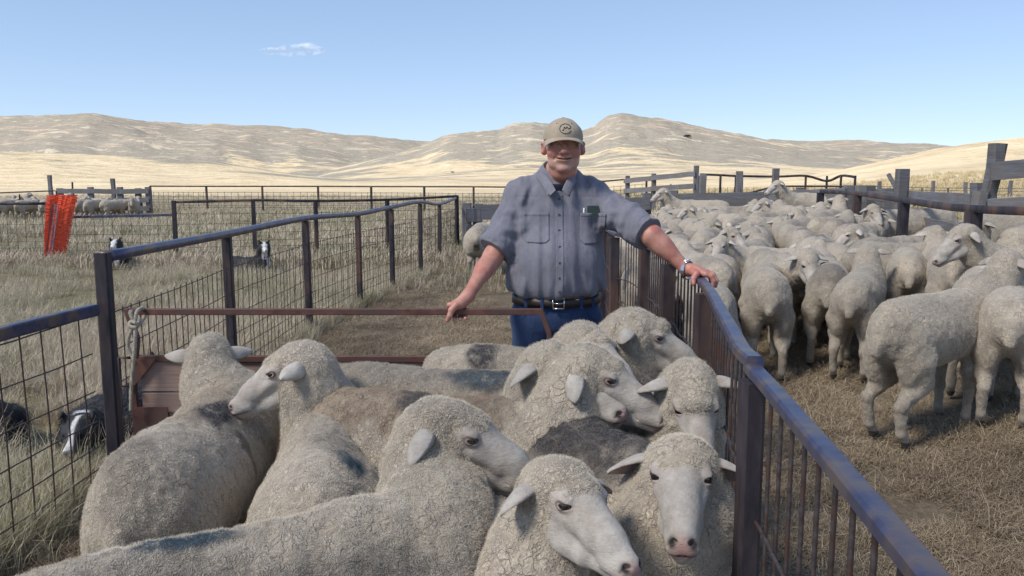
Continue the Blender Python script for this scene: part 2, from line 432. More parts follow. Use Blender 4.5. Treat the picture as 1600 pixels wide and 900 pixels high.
def sheep_geom(**kw):
    p = dict(DEF); p.update(kw)
    hp = np.array(p['head'], float); HR = frame(p['hf'], p['hu']); f, l, u = HR.T
    fat = p['fat']; hr = p['rump']; sd_ = p['seed']
    n0 = np.array([.30, 0, .54]); n3 = hp-f*.015-u*.015
    if p['neckc'] is not None: c1, c2 = np.array(p['neckc'][0]), np.array(p['neckc'][1])
    else: c1 = n0+np.array([.14, 0, .10]); c2 = n3-np.array([0, 0, .15])-f*.05*abs(f[0])
    ts = np.linspace(0, 1, 7)
    NK = [(1-t)**3*n0+3*(1-t)**2*t*c1+3*(1-t)*t*t*c2+t**3*n3 for t in ts]
    rads = np.interp(ts, [0, .45, .8, 1], [.165, .128, .102, .088])*p['neckr']
    lp = p['legs']
    def body(P):
        Q = P.copy()
        Q[:, 1] -= hr*smoothstep(.1, -.5, Q[:, 0]).astype(np.float32)*1.0
        vd = p['vd']; zc_ = lambda top, r: (0, top-r*vd)
        d = ell(Q, (-.27, 0, .715-.215*vd), (.23, .185*fat, .215*vd))
        d = smin(d, ell(Q, (-.02, 0, .70-.225*vd), (.34, .205*fat, .225*vd)), .10)
        d = smin(d, ell(Q, (.22, 0, .725-.225*vd), (.19, .165*fat, .225*vd)), .09)
        d = smin(d, cone(Q, (-.36, 0, .63), (.24, 0, .64), .085*(.6+.4*fat), .080*(.6+.4*fat)), .06)          # top line
        d = smin(d, cone(Q, (.33, 0, .40+.1*(1-vd)), (.36, 0, .50), .085, .10), .07)           # brisket
        for i in range(6): d = smin(d, cone(P, NK[i], NK[i+1], rads[i], rads[i+1]), .035)
        S = Q.copy(); 
        for s, a in ((1, lp[0]), (-1, lp[1])):
            c = .098*s
            d = smin(d, ell(Q, (-.315, .100*s*(.4+.6*fat), .43), (.125*(.3+.7*fat), .078*(.3+.7*fat), .16)), .04)
            d = smin(d, cone(Q, (-.30, c, .42), (-.265+a*.4, c, .31), .095*(.3+.7*fat), .066*(.3+.7*fat)), .035)
            d = smin(d, cone(Q, (-.265+a*.4, c, .31), (-.405+a*.8, c, .215), .060, .034*p['legwool']), .022)
            d = smin(d, cone(Q, (-.405+a*.8, c, .215), (-.385+a, c, .075), .030, .0235), .012)
            d = smin(d, cone(Q, (-.385+a, c, .075), (-.355+a, c, .034), .025, .023), .010)
            d = smin(d, cone(Q, (-.352+a, c, .020), (-.335+a, c, .016), .024, .020), .008)
        for s, a in ((1, lp[2]), (-1, lp[3])):
            c = .090*s
            d = smin(d, cone(Q, (.25, c, .42), (.215, c, .315), .085*(.3+.7*fat), .055*(.3+.7*fat)), .04)
            d = smin(d, cone(Q, (.215, c, .315), (.235+a*.6, c, .20), .048, .030*p['legwool']), .02)
            d = smin(d, cone(Q, (.235+a*.6, c, .20), (.228+a, c, .07), .027, .0215), .012)
            d = smin(d, cone(Q, (.228+a, c, .07), (.245+a, c, .034), .024, .022), .010)
            d = smin(d, cone(Q, (.250+a, c, .020), (.262+a, c, .016), .024, .020), .008)
        d = smin(d, cone(Q, (-.46, 0, .56), (-.515, 0, .47), .045, .028), .03)          # docked tail
        d = smax(d, -cone(Q, (-.56, 0, .47), (-.47, 0, .30), .012, .03), .05)           # cleft below it
        # wool on the skull and cheeks
        H = ((P-hp.astype(np.float32))@HR.astype(np.float32)); hw = p['headwool']
        Hm = H.copy(); Hm[:, 1] = np.abs(Hm[:, 1])
        k = ell(Hm, (.012, 0, .022), (.082*hw, .074, .070*hw))
        k = smin(k, ell(Hm, (-.022, .0, -.045), (.070, .076, .078)), .03)
        k = smin(k, cone(Hm, (.03, .0, .040), (.088*hw, .0, .034*hw), .042, .034, ((0, 1, 0), 1.25)), .025)
        d = smin(d, k, .03)
        return d
    h = p['h']; pts = np.array(NK+[hp+f*.15, hp-f*.12]); 
    lo = np.array([-.62, -.34, -.01]); hi = np.array([.50, .34, .80])
    lo = np.minimum(lo, pts.min(0)-.17); hi = np.maximum(hi, pts.max(0)+.17); lo[2] = -.01
    lo[1] = min(lo[1], -.30-abs(hr)); hi[1] = max(hi[1], .30+abs(hr))
    V, F = mesh_sdf(body, lo, hi, h)
    # lumpy fleece relief
    nrm_ = np.zeros_like(V); e1 = V[F[:, 1]]-V[F[:, 0]]; e2 = V[F[:, 3]]-V[F[:, 0]]; fn_ = np.cross(e1, e2)
    for k in range(4): 
        for ax in range(3): nrm_[:, ax] += np.bincount(F[:, k], fn_[:, ax], len(V))
    nrm_ /= np.linalg.norm(nrm_, axis=1)[:, None]+1e-12
    wool = smoothstep(p['woolz'], p['woolz']+.11, V[:, 2]+.03*vnoise(V, 18, 3))
    lump = fbm(V, 9, 5+sd_, 3)*.012+vnoise(V*[1.6, 1, .8], 38, 9+sd_)*.0030+vnoise(V, 75, 19+sd_)*.0022
    # folds across the neck
    V = V+nrm_*(lump*wool)[:, None]
    at = dict(wool=wool, shank=1-smoothstep(.2, .3, V[:, 2]), hoof=(1-smoothstep(.030, .038, V[:, 2])))
    def spots(key):
        a = np.zeros(len(V))
        for s in (p[key] or []):
            c, r, amt = np.array(s[0], float), np.array(s[1], float), s[2]
            q = (V-c)/r; dd = np.linalg.norm(q, axis=1)+.35*fbm(V, 16, 31+sd_, 2)
            a = np.maximum(a, amt*smoothstep(1.15, .55, dd))
        return a
    for k in ('paint', 'stain', 'grime', 'rust'): at[k] = spots(k)
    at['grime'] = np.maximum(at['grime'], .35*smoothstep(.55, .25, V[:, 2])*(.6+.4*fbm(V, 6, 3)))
    parts = [(V, F, at)]
    hv, hf, ha = head_mesh(p['hh'])
    # skin head, kept only where it is not buried under the wool
    wv = hp+hv@HR.T
    keep = (body(wv.astype(np.float32)) > -.022)
    fk = keep[hf].all(1); used = np.unique(hf[fk]); rem = np.full(len(hv), -1); rem[used] = np.arange(len(used))
    bd = body(wv[used].astype(np.float32)); hat = {k: v[used] for k, v in ha.items()}
    hat['wool'] = .9*smoothstep(.014, .0, bd+.006*vnoise(wv[used], 90, 4))
    parts.append((wv[used], rem[hf[fk]], hat))
    # ears
    for s in (1, -1):
        droop, back = p['ear'][:2]
        L = .106*(p['ear'][2] if len(p['ear']) > 2 else 1)
        ev, ef = ear_geom(L, .074, .18, .42)
        if s < 0: pass
        out = nrm(np.array([back, s*1.0, -droop]))
        opn = np.array([.50, -.25*s, -.80]); opn = nrm(opn-out*np.dot(opn, out)); up = np.cross(out, opn)*(1 if s > 0 else -1)
        base = np.array([.002, s*.058, .018])
        ew = base+ev[:, :1]*out+ev[:, 1:2]*opn+ev[:, 2:3]*up
        if s > 0: ef = ef
        else: ef = ef[:, ::-1]
        inner = (np.arange(len(ev)) % 12); inn = ((inner >= 1) & (inner <= 5)).astype(float)*smoothstep(.0, .3, ev[:, 0]/L)*.45
        parts.append((hp+ew@HR.T, ef, dict(pink=inn, wool=0*inn)))
    V, F, A = joinm(parts)
    return V, F, A, hp, HR
def fuzz_curves(name, V, F, A, n, length, parent, seed=0, zmin=.25, rad=.00017):
    rg = np.random.RandomState(seed)
    w = A['wool'][F].mean(1); tri = F
    e1 = V[F[:, 1]]-V[F[:, 0]]; e2 = V[F[:, 3]]-V[F[:, 0]]; cr = np.cross(e1, e2); ar = np.linalg.norm(cr, axis=1)*(w > .6)*(V[F[:, 0], 2] > zmin)
    pr = ar/ar.sum(); fi = rg.choice(len(F), n, p=pr)
    a = rg.rand(n, 1); b = rg.rand(n, 1)
    q0, q1, q2, q3 = [V[F[fi, k]] for k in range(4)]
    P = (1-a)*(1-b)*q0+a*(1-b)*q1+a*b*q2+(1-a)*b*q3
    N = cr[fi]/(np.linalg.norm(cr[fi], axis=1)[:, None]+1e-12)
    at = {k: A[k][F[fi, 0]] for k in ('grime', 'rust', 'stain', 'paint')}
    L = length*(.5+.8*rg.rand(n, 1))
    cl = np.stack([vnoise(P, 60, 71+k) for k in range(3)], 1)*1.1+rg.randn(n, 3)*.25+np.array([0, 0, -.12])
    cl2 = np.stack([vnoise(P, 150, 81+k) for k in range(3)], 1)*1.0+rg.randn(n, 3)*.4
    d1 = N+cl*.7; d1 /= np.linalg.norm(d1, axis=1)[:, None]
    d2 = N*.5+cl*.8+cl2*.9; d2 /= np.linalg.norm(d2, axis=1)[:, None]
    pts = np.stack([P-N*.002, P+d1*L*.5, P+d1*L*.5+d2*L*.5], 1)
    cu = bpy.data.hair_curves.new(name); cu.add_curves([3]*n)
    cu.attributes['position'].data.foreach_set('vector', pts.astype(np.float32).ravel())
    ra = cu.attributes.get('radius') or cu.attributes.new('radius', 'FLOAT', 'POINT')
    ra.data.foreach_set('value', np.tile(np.array([rad, rad*.9, rad*.4], np.float32), n))
    for k, v in at.items():
        x = cu.attributes.new(k, 'FLOAT', 'CURVE'); x.data.foreach_set('value', v.astype(np.float32))
    cu.materials.append(M_FIB)
    return link(name, cu, parent)
def eyeball():
    mb = bmesh.new(); bmesh.ops.create_uvsphere(mb, u_segments=20, v_segments=14, radius=EYER); me = bpy.data.meshes.new('eye'); mb.to_mesh(me); mb.free()
    me.polygons.foreach_set('use_smooth', [True]*len(me.polygons)); me.materials.append(M_EYE); return me
ME_EYE = eyeball()
def build_sheep(name, loc, yaw, scale, label, cat='sheep', group=None, fuzz=0, fuzzlen=.0065, **pose):
    """one animal: body (a continuous mesh), two eyes and the fleece fibres of the nearest ones"""
    V, F, A, hp, HR = sheep_geom(**pose)
    root = empty(name, (*loc, 0) if len(loc) == 2 else loc, yaw, label, cat, group)
    root.scale = (scale,)*3
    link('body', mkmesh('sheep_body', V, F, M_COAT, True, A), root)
    if pose.get('eyes', True):
        for s in (1, -1):
            e = link('eye', ME_EYE, root); c = hp+HR@np.array([EYE[0], s*EYE[1], EYE[2]]); e.location = c
            e.rotation_euler = Matrix(HR.tolist()).to_euler()
    if fuzz: fuzz_curves('fleece', V, F, A, fuzz, fuzzlen, root, pose.get('seed', 0))
    return root
def to_local(Pw, loc, yaw, scale):
    d = (np.asarray(Pw, float)-np.array([*loc, 0][:3]))/scale; c, s = math.cos(yaw), math.sin(yaw)
    return np.array([d[0]*c+d[1]*s, -d[0]*s+d[1]*c, d[2]])
def dir_local(D, yaw):
    c, s = math.cos(yaw), math.sin(yaw); return np.array([D[0]*c+D[1]*s, -D[0]*s+D[1]*c, D[2]])
# ------------------------------------------------------------------ land
def prof(pts):
    xs = np.array([p[0] for p in pts], float); ys = np.array([p[1] for p in pts], float)
    return lambda x: np.interp(x, xs, ys)
LAYERS = [  # crest distance, start distance, skyline (pixel column -> row), falls behind
    (2700, 1100, prof([(-900, 205), (-300, 190), (0, 183), (60, 184), (100, 181), (150, 179), (200, 186), (260, 191), (300, 195), (400, 197), (440, 200), (480, 202), (520, 209), (545, 211), (600, 216), (660, 222), (760, 228), (900, 240), (1100, 226), (1200, 219), (1240, 221), (1300, 219), (1340, 221), (1400, 225), (1440, 225), (1480, 228), (1700, 232), (2400, 240)])),
    (1900, 900, prof([(-900, 232), (0, 222), (90, 216), (160, 222), (260, 214), (330, 216), (420, 232), (470, 228), (540, 244), (640, 262), (760, 282), (2400, 282)])),
    (1500, 520, prof([(-900, 283), (470, 283), (520, 264), (560, 254), (620, 240), (660, 228), (700, 213), (735, 208), (780, 205), (800, 194), (830, 191), (860, 195), (905, 205), (925, 199), (948, 183), (965, 179), (985, 182), (1010, 186), (1050, 192), (1100, 203), (1150, 212), (1200, 220), (1300, 236), (1400, 248), (1500, 262), (1700, 275), (2400, 283)])),
    (760, 270, prof([(-900, 225), (-300, 232), (0, 238), (100, 241), (250, 247), (330, 252), (400, 262), (470, 274), (560, 281), (690, 270), (800, 262), (900, 264), (1050, 258), (1180, 262), (1280, 272), (1400, 283), (2400, 283)])),
    (380, 130, prof([(-900, 250), (0, 262), (90, 262), (180, 270), (300, 276), (380, 270), (450, 276), (560, 286), (2400, 286)])),
    (230, 42, prof([(-900, 290), (1130, 284), (1250, 276), (1300, 267), (1350, 257), (1400, 246), (1440, 237), (1480, 229), (1540, 220), (1600, 213), (1800, 192), (2100, 170), (2600, 165)])),
]
def ground_z(x, y):
    x = np.asarray(x, float); y = np.asarray(y, float)
    t = (x-1.5); s = np.where(t > 4, t, np.log1p(np.exp(np.minimum(t, 4)*3))/3)
    return .09*np.minimum(s, 6.5)*smoothstep(-2, 3, y)
def land_z(x, y):
    r = np.hypot(x, y); yy = np.maximum(y, r*.25)
    px = 800+FPX*x/yy; px = np.where(y < r*.25, np.where(x < 0, -900, 2600), px)
    z = ground_z(x, y)*(1-smoothstep(30, 70, r))
    P = np.stack([x, y, 0*x], 1)
    wob = fbm(P/np.maximum(r, 1)[:, None]*9, 1, 5, 3)
    for k, (D, s0, pf) in enumerate(LAYERS):
        Dk = D*(1+.10*wob)
        dep = Dk*yy/np.maximum(r, 1e-6)
        H = np.maximum(CAMZ+dep*(280-pf(px))/FPX, 0)
        t = np.clip((r-s0)/(Dk-s0), 0, None)
        up = np.where(t < 1, t*t*(1.9-.9*t), 1-.25*smoothstep(1.0, 1.6, t))
        a = np.minimum(H*.10, 14.)
        sc0 = D*.11
        rid = 1-2*np.abs(fbm(P/sc0, 1, 40+k, 4))
        n = (rid-.55)*a*np.clip(up*1.6, 0, 1)*np.clip(1.35-t, .12, 1)
        n = n+(vnoise(P/(D*.018), 1, 70+k)*.20+vnoise(P/(D*.007), 1, 80+k)*.08)*a*np.clip(up*2, 0, 1)
        zk = H*up+n*smoothstep(0, .2, up)
        z = np.maximum(z, zk)+0*zk if k else np.maximum(z, zk)
    return z+fbm(P, .25, 3, 3)*.04*smoothstep(4, 20, r)
def terrain():
    az = np.concatenate([np.arange(-180, -42, 3.0), np.arange(-42, 42, .17), np.arange(42, 180.1, 3.0)])
    r = np.concatenate([[0.01], np.geomspace(.8, 40, 70), np.geomspace(41, 5200, 250)])
    A, Rr = np.meshgrid(R_(1)*az, r); X = (Rr*np.sin(A)).ravel(); Y = (Rr*np.cos(A)).ravel()
    Z = land_z(X, Y)
    m, n = len(r), len(az); i = np.arange(m-1)[:, None]; k = np.arange(n-1)[None]
    F = np.stack([i*n+k, i*n+k+1, (i+1)*n+k+1, (i+1)*n+k], -1).reshape(-1, 4)[:, ::-1]
    mt, nt, b, out = mat_new('rangeland'); N = NT(nt)
    co = N.n('TexCoord').outputs['Object']; sx = N.n('SeparateXYZ'); N.l(co, sx.inputs[0])
    dist = N.n('VectorMath', operation='LENGTH'); N.l(co, dist.inputs[0]); dist = dist.outputs['Value']
    def lo(a, b_): 
        x = N.n('MapRange'); x.inputs[1].default_value = a; x.inputs[2].default_value = b_; x.interpolation_type = 'SMOOTHSTEP'; N.l(dist, x.inputs[0]); return x.outputs[0]
    # near: straw litter over trodden earth
    n1 = N.noise(co, 1.1, 5, .6).outputs[0]; n2 = N.noise(co, 28, 5, .7).outputs[0]; n3 = N.noise(co, 140, 3, .7).outputs[0]
    dirt = N.ramp(n2, [(.3, (.11, .085, .058)), (.55, (.20, .155, .105)), (.75, (.31, .245, .165))])
    dirt = N.mix(N.ramp(n3, [(.5, 0.), (.7, .7)]), dirt, (.30, .25, .165))
    dirt = N.mix(N.ramp(n1, [(.42, 0.), (.6, .55)]), dirt, (.13, .10, .07))
    # pasture left of the alley and round about
    g1 = N.noise(co, .35, 5, .6).outputs[0]; g2 = N.noise(co, 9, 5, .7).outputs[0]
    past = N.ramp(g2, [(.3, (.13, .115, .06)), (.55, (.25, .21, .13)), (.75, (.36, .30, .20))])
    past = N.mix(N.ramp(g1, [(.42, 0.), (.6, .6)]), past, (.17, .155, .085))
    past = N.mix(N.ramp(N.noise(co, .6, 3, .5).outputs[0], [(.55, 0.), (.7, .35)]), past, (.20, .13, .10))
    pm = N.math('LESS_THAN', sx.outputs[0], -2.0); pm2 = N.math('GREATER_THAN', dist, 19.); pm = N.math('MAXIMUM', pm, pm2)
    near = N.mix(pm, dirt, past)
    # far: cured golden grass, sagebrush, clay
    s1 = N.noise(N.coord('Object', (1, 1, 1)), .0034, 7, .62, .9).outputs[0]
    s2 = N.noise(co, .05, 6, .7).outputs[0]; s3 = N.noise(co, .35, 5, .75).outputs[0]; s4 = N.noise(N.coord('Object', (1, 2.2, 1)), .014, 6, .65, .4).outputs[0]
    gold = N.ramp(s2, [(.3, (.34, .27, .175)), (.5, (.48, .395, .265)), (.72, (.59, .505, .36))])
    sage = N.ramp(s3, [(.3, (.17, .155, .13)), (.5, (.235, .215, .18)), (.7, (.31, .285, .235))])
    clay = N.ramp(s2, [(.3, (.36, .25, .18)), (.6, (.48, .38, .29)), (.75, (.56, .50, .40))])
    hz = sx.outputs[2]
    up = N.n('MapRange'); up.inputs[1].default_value = 8; up.inputs[2].default_value = 75; N.l(hz, up.inputs[0])
    sm = N.math('ADD', N.math('MULTIPLY_ADD', up.outputs[0], .20, c=s1), N.math('MULTIPLY', N.math('SUBTRACT', s4, .5), .5))
    sm = N.ramp(sm, [(.49, 0.), (.545, 1.)])
    sm = N.math('MULTIPLY', sm, N.math('MULTIPLY', lo(240, 520), N.ramp(s3, [(.30, .45), (.5, 1.)])))
    s5 = N.noise(co, .10, 6, .75).outputs[0]; sage = N.mix(N.ramp(s5, [(.36, .6), (.50, 0.)]), sage, (.15, .138, .12))
    sage = N.mix(N.ramp(N.noise(co, .018, 5, .7, .5).outputs[0], [(.56, 0.), (.64, .6)]), sage, (.56, .49, .38))
    far = N.mix(sm, gold, sage)
    cl = N.math('MULTIPLY', N.ramp(N.math('MULTIPLY_ADD', up.outputs[0], .14, c=s4), [(.66, 0.), (.74, .9)]), lo(700, 1300))
    band = N.n('TexWave', wave_type='BANDS', bands_direction='Z'); band.inputs['Scale'].default_value = .035; band.inputs['Distortion'].default_value = 3; N.l(co, band.inputs[0])
    far = N.mix(N.math('MULTIPLY', cl, N.math('MULTIPLY_ADD', band.outputs['Fac'], .6, c=.35)), far, clay)
    scrub = N.n('TexVoronoi'); scrub.inputs['Scale'].default_value = .11; N.l(co, scrub.inputs['Vector'])
    far = N.mix(N.math('MULTIPLY', N.ramp(scrub.outputs['Distance'], [(.10, .6), (.24, 0.)]), lo(400, 800)), far, (.13, .12, .105))
    col = N.mix(lo(38, 85), near, far)
    N.l(col, b.inputs['Base Color']); b.inputs['Roughness'].default_value = .95; b.inputs['Specular IOR Level'].default_value = .1
    hb = N.math('ADD', N.math('MULTIPLY', n2, .03), N.math('MULTIPLY', n3, .012))
    hb2 = N.math('ADD', N.math('MULTIPLY', s3, .6), N.math('MULTIPLY', s2, 4.5))
    bm = N.n('Mix', data_type='FLOAT'); N.l(lo(60, 200), bm.inputs[0]); N.l(hb, bm.inputs[2]); N.l(hb2, bm.inputs[3])
    N.l(N.bump(bm.outputs[0], .8, 1.), b.inputs['Normal'])
    return link('terrain', mkmesh('terrain', np.stack([X, Y, Z], 1), F, mt, True), kind='structure')
terrain()
# small fair weather cloud seen over the left ridge, and the cloud bank whose shade lies over the pens
def cloud_material(name, dens, tr):
    m, nt, b, out = mat_new(name); N = NT(nt)
    b.inputs['Base Color'].default_value = (.95, .96, 1, 1); b.inputs['Roughness'].default_value = 1; b.inputs['Specular IOR Level'].default_value = 0
    t = N.n('BsdfTransparent'); mx = N.n('MixShader'); N.l(b.outputs[0], mx.inputs[2]); N.l(t.outputs[0], mx.inputs[1])
    if tr is not None:
        mx.inputs[0].default_value = tr; ts = N.n('BsdfTranslucent'); ts.inputs[0].default_value = (.97, .97, .98, 1); m2 = N.n('MixShader'); m2.inputs[0].default_value = .6
        N.l(b.outputs[0], m2.inputs[1]); N.l(ts.outputs[0], m2.inputs[2]); N.l(m2.outputs[0], mx.inputs[2])
    else:
        lw = N.n('LayerWeight'); lw.inputs[0].default_value = .5
        f = N.math('MULTIPLY', N.ramp(lw.outputs['Facing'], [(.35, 1.), (.98, 0.)]), N.ramp(N.noise(N.coord('Object'), .03, 5, .6).outputs[0], [(.40, 0.), (.75, dens)]))
        N.l(f, mx.inputs[0])
    N.l(mx.outputs[0], out.inputs[0]); return m
def cloud(name, lumps, h, mat, noise, amp, **kw):
    L = [(np.array(c, float), np.array(r, float)) for c, r in lumps]
    def f(P):
        d = ell(P, *L[0])
        for c, r in L[1:]: d = smin(d, ell(P, c, r), r.min()*.6)
        return d
    lo = np.min([c-r for c, r in L], 0)-h*6; hi = np.max([c+r for c, r in L], 0)+h*6
    V, F = mesh_sdf(f, lo, hi, h)
    cen = V.mean(0); n = V-cen; n /= np.linalg.norm(n, axis=1)[:, None]
    V = V+n*(fbm(V, noise, 4, 4)*amp)[:, None]
    return link(name, mkmesh(name, V-cen, F, mat, True), None, cen, **kw)
cc = W(460, 79, 2600)
cloud('cloud', [(cc+[-60, 0, -2], (45, 40, 12)), (cc+[-8, 0, 0], (55, 40, 17)), (cc+[42, 10, 6], (42, 40, 20)), (cc+[72, 0, 2], (26, 30, 12))], 5., cloud_material('cloud_wisp', .32, None), .02, 9, kind='structure')
rg = np.random.RandomState(4)
cb = np.array([sdir.x, sdir.y, sdir.z])*(420/sdir.z)
lm = [(cb+[0, 12, 0], (150, 62, 22)), (cb+[-110, -40, 3], (110, 80, 24)), (cb+[70, -60, -2], (120, 80, 22)), (cb+[60, 12, 6], (100, 60, 20)), (cb+[-70, 20, 2], (90, 50, 18))]
cloud('cloud_bank', lm, 9., cloud_material('cloud_bank', 1, CLOUD_TR), .012, 10, kind='structure')
# ------------------------------------------------------------------ fences
M_STEEL = simple_mat('weathered_steel', (.020, .018, .026), (.060, .048, .054), .6, 17, .5, .0025, .3, stretch=(1, 1, .3), col3=(.13, .075, .055))
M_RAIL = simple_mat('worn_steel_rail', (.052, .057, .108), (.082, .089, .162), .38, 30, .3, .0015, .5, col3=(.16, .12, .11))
M_RUST = simple_mat('rusty_red_steel', (.085, .035, .028), (.155, .070, .053), .65, 22, .3, .002, .2, col3=(.10, .055, .045))
M_WIRE = simple_mat('old_wire', (.06, .045, .045), (.12, .10, .10), .55, 60, .2, .001, .5, col3=(.11, .06, .045))
def wood_mat(name, a, b_, c):
    m, nt, b, out = mat_new(name); N = NT(nt)
    oi = N.n('ObjectInfo'); co = N.coord('Object', (1, 1, 1))
    cmb = N.n('CombineXYZ'); N.l(N.math('MULTIPLY', oi.outputs['Random'], 31.), cmb.inputs[1]); N.l(N.math('MULTIPLY', oi.outputs['Random'], 17.), cmb.inputs[2])
    ad = N.n('VectorMath', operation='ADD'); N.l(co, ad.inputs[0]); N.l(cmb.outputs[0], ad.inputs[1])
    mp = N.n('Mapping'); mp.inputs['Scale'].default_value = (1.2, 1.2, 22); N.l(ad.outputs[0], mp.inputs[0])
    g = N.noise(mp.outputs[0], 2.2, 6, .7, .4).outputs[0]; k = N.noise(ad.outputs[0], 3, 4, .6).outputs[0]
    col = N.mix(N.ramp(k, [(.4, 0.), (.62, .8)]), N.ramp(g, [(.3, a), (.7, b_)]), c)
    col = N.mix(1., col, N.ramp(oi.outputs['Random'], [(0, .78), (1, 1.15)]), 'MULTIPLY')
    N.l(col, b.inputs['Base Color']); b.inputs['Roughness'].default_value = .9; b.inputs['Specular IOR Level'].default_value = .2
    N.l(N.bump(g, .6, .006), b.inputs['Normal']); return m
M_WOOD = wood_mat('weathered_grey_wood', (.11, .11, .12), (.24, .24, .26), (.16, .14, .125))
M_PLY = wood_mat('weathered_panel_wood', (.21, .145, .12), (.36, .27, .23), (.25, .155, .12))
def gz(x, y): return float(ground_z(x, y))
def arc(pts, k=6):
    """smooth curve through the points"""
    pts = np.asarray(pts, float); out = []
    for i in range(len(pts)-1):
        p0 = pts[max(i-1, 0)]; p1 = pts[i]; p2 = pts[i+1]; p3 = pts[min(i+2, len(pts)-1)]
        for t in np.arange(k)/k:
            out.append(.5*((2*p1)+(-p0+p2)*t+(2*p0-5*p1+4*p2-p3)*t*t+(-p0+3*p1-3*p2+p3)*t**3))
    out.append(pts[-1]); return np.array(out)
def flat_rail(mb, pts, w=.06, h=.045, roll=0.0):
    pts = np.asarray(pts, float)
    t = np.gradient(pts, axis=0); t /= np.linalg.norm(t, axis=1)[:, None]
    V = []; b = .006
    pr = [(-w/2+b, -h/2), (w/2-b, -h/2), (w/2, -h/2+b), (w/2, h/2-b), (w/2-b, h/2), (-w/2+b, h/2), (-w/2, h/2-b), (-w/2, -h/2+b)]
    for p, d in zip(pts, t):
        x = nrm(np.cross(d, (0, 0, 1))); z = np.cross(x, d)
        for q in pr: V.append(p+x*q[0]+z*q[1])
    m = len(pts); F = [(i*8+j, i*8+(j+1) % 8, (i+1)*8+(j+1) % 8, (i+1)*8+j) for i in range(m-1) for j in range(8)]
    F += [tuple(range(8))[::-1], tuple((m-1)*8+j for j in range(8))]
    mb.add(V, F)
def mesh_wires(mb, a, b, z0, z1, hz, step, r, seed=0, sag=.01, tops=True):
    """welded stock panel between ground points a and b: vertical and horizontal wires"""
    a = np.asarray(a, float); b = np.asarray(b, float); L = np.linalg.norm(b[:2]-a[:2]); n = max(2, int(L/step)); rg = np.random.RandomState(seed)
    for i in range(n):
        t = (i+.5)/n; p = a+(b-a)*t; j = rg.randn(2)*.004
        q = [(p[0]+j[0], p[1], p[2]+z0), (p[0]+j[0]*2, p[1]+j[1], p[2]+(z0+z1)/2), (p[0], p[1], p[2]+z1)]
        mb.tube(q, r, 5, False)
    for z in hz:
        ts = np.linspace(0, 1, 5); q = a[None]+(b-a)[None]*ts[:, None]+np.array([0, 0, 1])*(z-sag*np.sin(math.pi*ts)*rg.rand())[:, None]
        mb.tube(q+rg.randn(5, 3)*.002, r, 5, False)
HZ = [.08, .18, .29, .41, .56, .73, .92]
def steel_fence(name, label, posts, rail_h=1.13, mesh_top=.92, step=.10, pw=.075, rail_pts=None, group=None, wr=.0032, wires=True, post_h=None, seed=0, rw=.055, rh=.05, mesh_bottom=.04, offs=0.0):
    root = empty(name, (posts[0][0], posts[0][1], 0), 0, label, 'fence', group)
    o0 = np.array([posts[0][0], posts[0][1], 0]); rg = np.random.RandomState(seed+3)
    P = [np.array([p[0], p[1], gz(p[0], p[1])]) for p in posts]
    for i, p in enumerate(P):
        ph = (posts[i][2] if len(posts[i]) > 2 else (post_h or rail_h-.02))
        mb = MB(); ln = rg.randn(2)*.008
        d = P[min(i+1, len(P)-1)]-P[max(i-1, 0)]; d[2] = 0; d = nrm(d)
        mb.beam(p-o0+[0, 0, -.25], p-o0+[ln[0], ln[1], ph], pw, pw, up=d, bevel=.008)
        mb.build('post', M_STEEL, root)
    rp = [p+[0, 0, (posts[i][3] if len(posts[i]) > 3 else rail_h)] for i, p in enumerate(P)] if rail_pts is None else rail_pts
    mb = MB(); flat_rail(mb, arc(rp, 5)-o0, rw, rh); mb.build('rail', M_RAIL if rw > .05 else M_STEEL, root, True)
    if wires:
        for i in range(len(P)-1):
            mb = MB(); d = nrm(P[i+1]-P[i]); s = np.array([-d[1], d[0], 0])*offs
            mesh_wires(mb, P[i]-o0+d*pw*.5+s, P[i+1]-o0-d*pw*.5+s, mesh_bottom, mesh_top, [z for z in HZ if z <= mesh_top+.001], step, wr, seed+i)
            mb.build('wire_mesh', M_WIRE, root, True, kind='stuff')
    return root
# alley, left side
AL = [(-1.965, 3.82, 1.22, 1.20), (-2.10, 5.9, 1.15, 1.17), (-2.08, 8.1, 1.15, 1.18), (-1.90, 9.9, 1.13, 1.145), (-1.70, 11.3, 1.15, 1.18), (-1.48, 12.9, 1.18, 1.21), (-1.36, 15.0, 1.10, 1.11), (-1.22, 18.0, 1.15, 1.17)]
steel_fence('stock_fence', 'dark steel alley fence with a bent top rail, left of the man', AL, 1.17, .93, .105, .064, seed=1)
# near left bay: lower rail, wider wires
rt = empty('stock_fence', (-2.02, 3.7, 0), 0, 'low steel fence bay at the left edge with wide wire mesh', 'fence')
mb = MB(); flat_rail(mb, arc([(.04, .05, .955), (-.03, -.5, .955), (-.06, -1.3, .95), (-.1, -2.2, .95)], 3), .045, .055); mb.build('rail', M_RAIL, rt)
mb = MB(); mb.beam((-.1, -2.2, -.2), (-.1, -2.2, .94), .075, .075, up=(0, 1, 0)); mb.build('post', M_STEEL, rt)
for i in range(15):
    mb = MB(); y = .0-.14*i-.04; x = .01-.045*(-y/2.2)*2; mb.tube([(x, y, .03), (x+.004, y+.003, .5), (x-.003, y, .94)], .0035, 5, False); mb.build('wire', M_WIRE, rt, True)
for z in (.07, .17, .28, .41, .56, .74, .92):
    mb = MB(); ys = np.linspace(.05, -2.2, 9); mb.tube(np.stack([.01+.041*ys, ys, z+.004*np.sin(ys*7+z*9)], 1), .0035, 5, False); mb.build('wire', M_WIRE, rt, True)
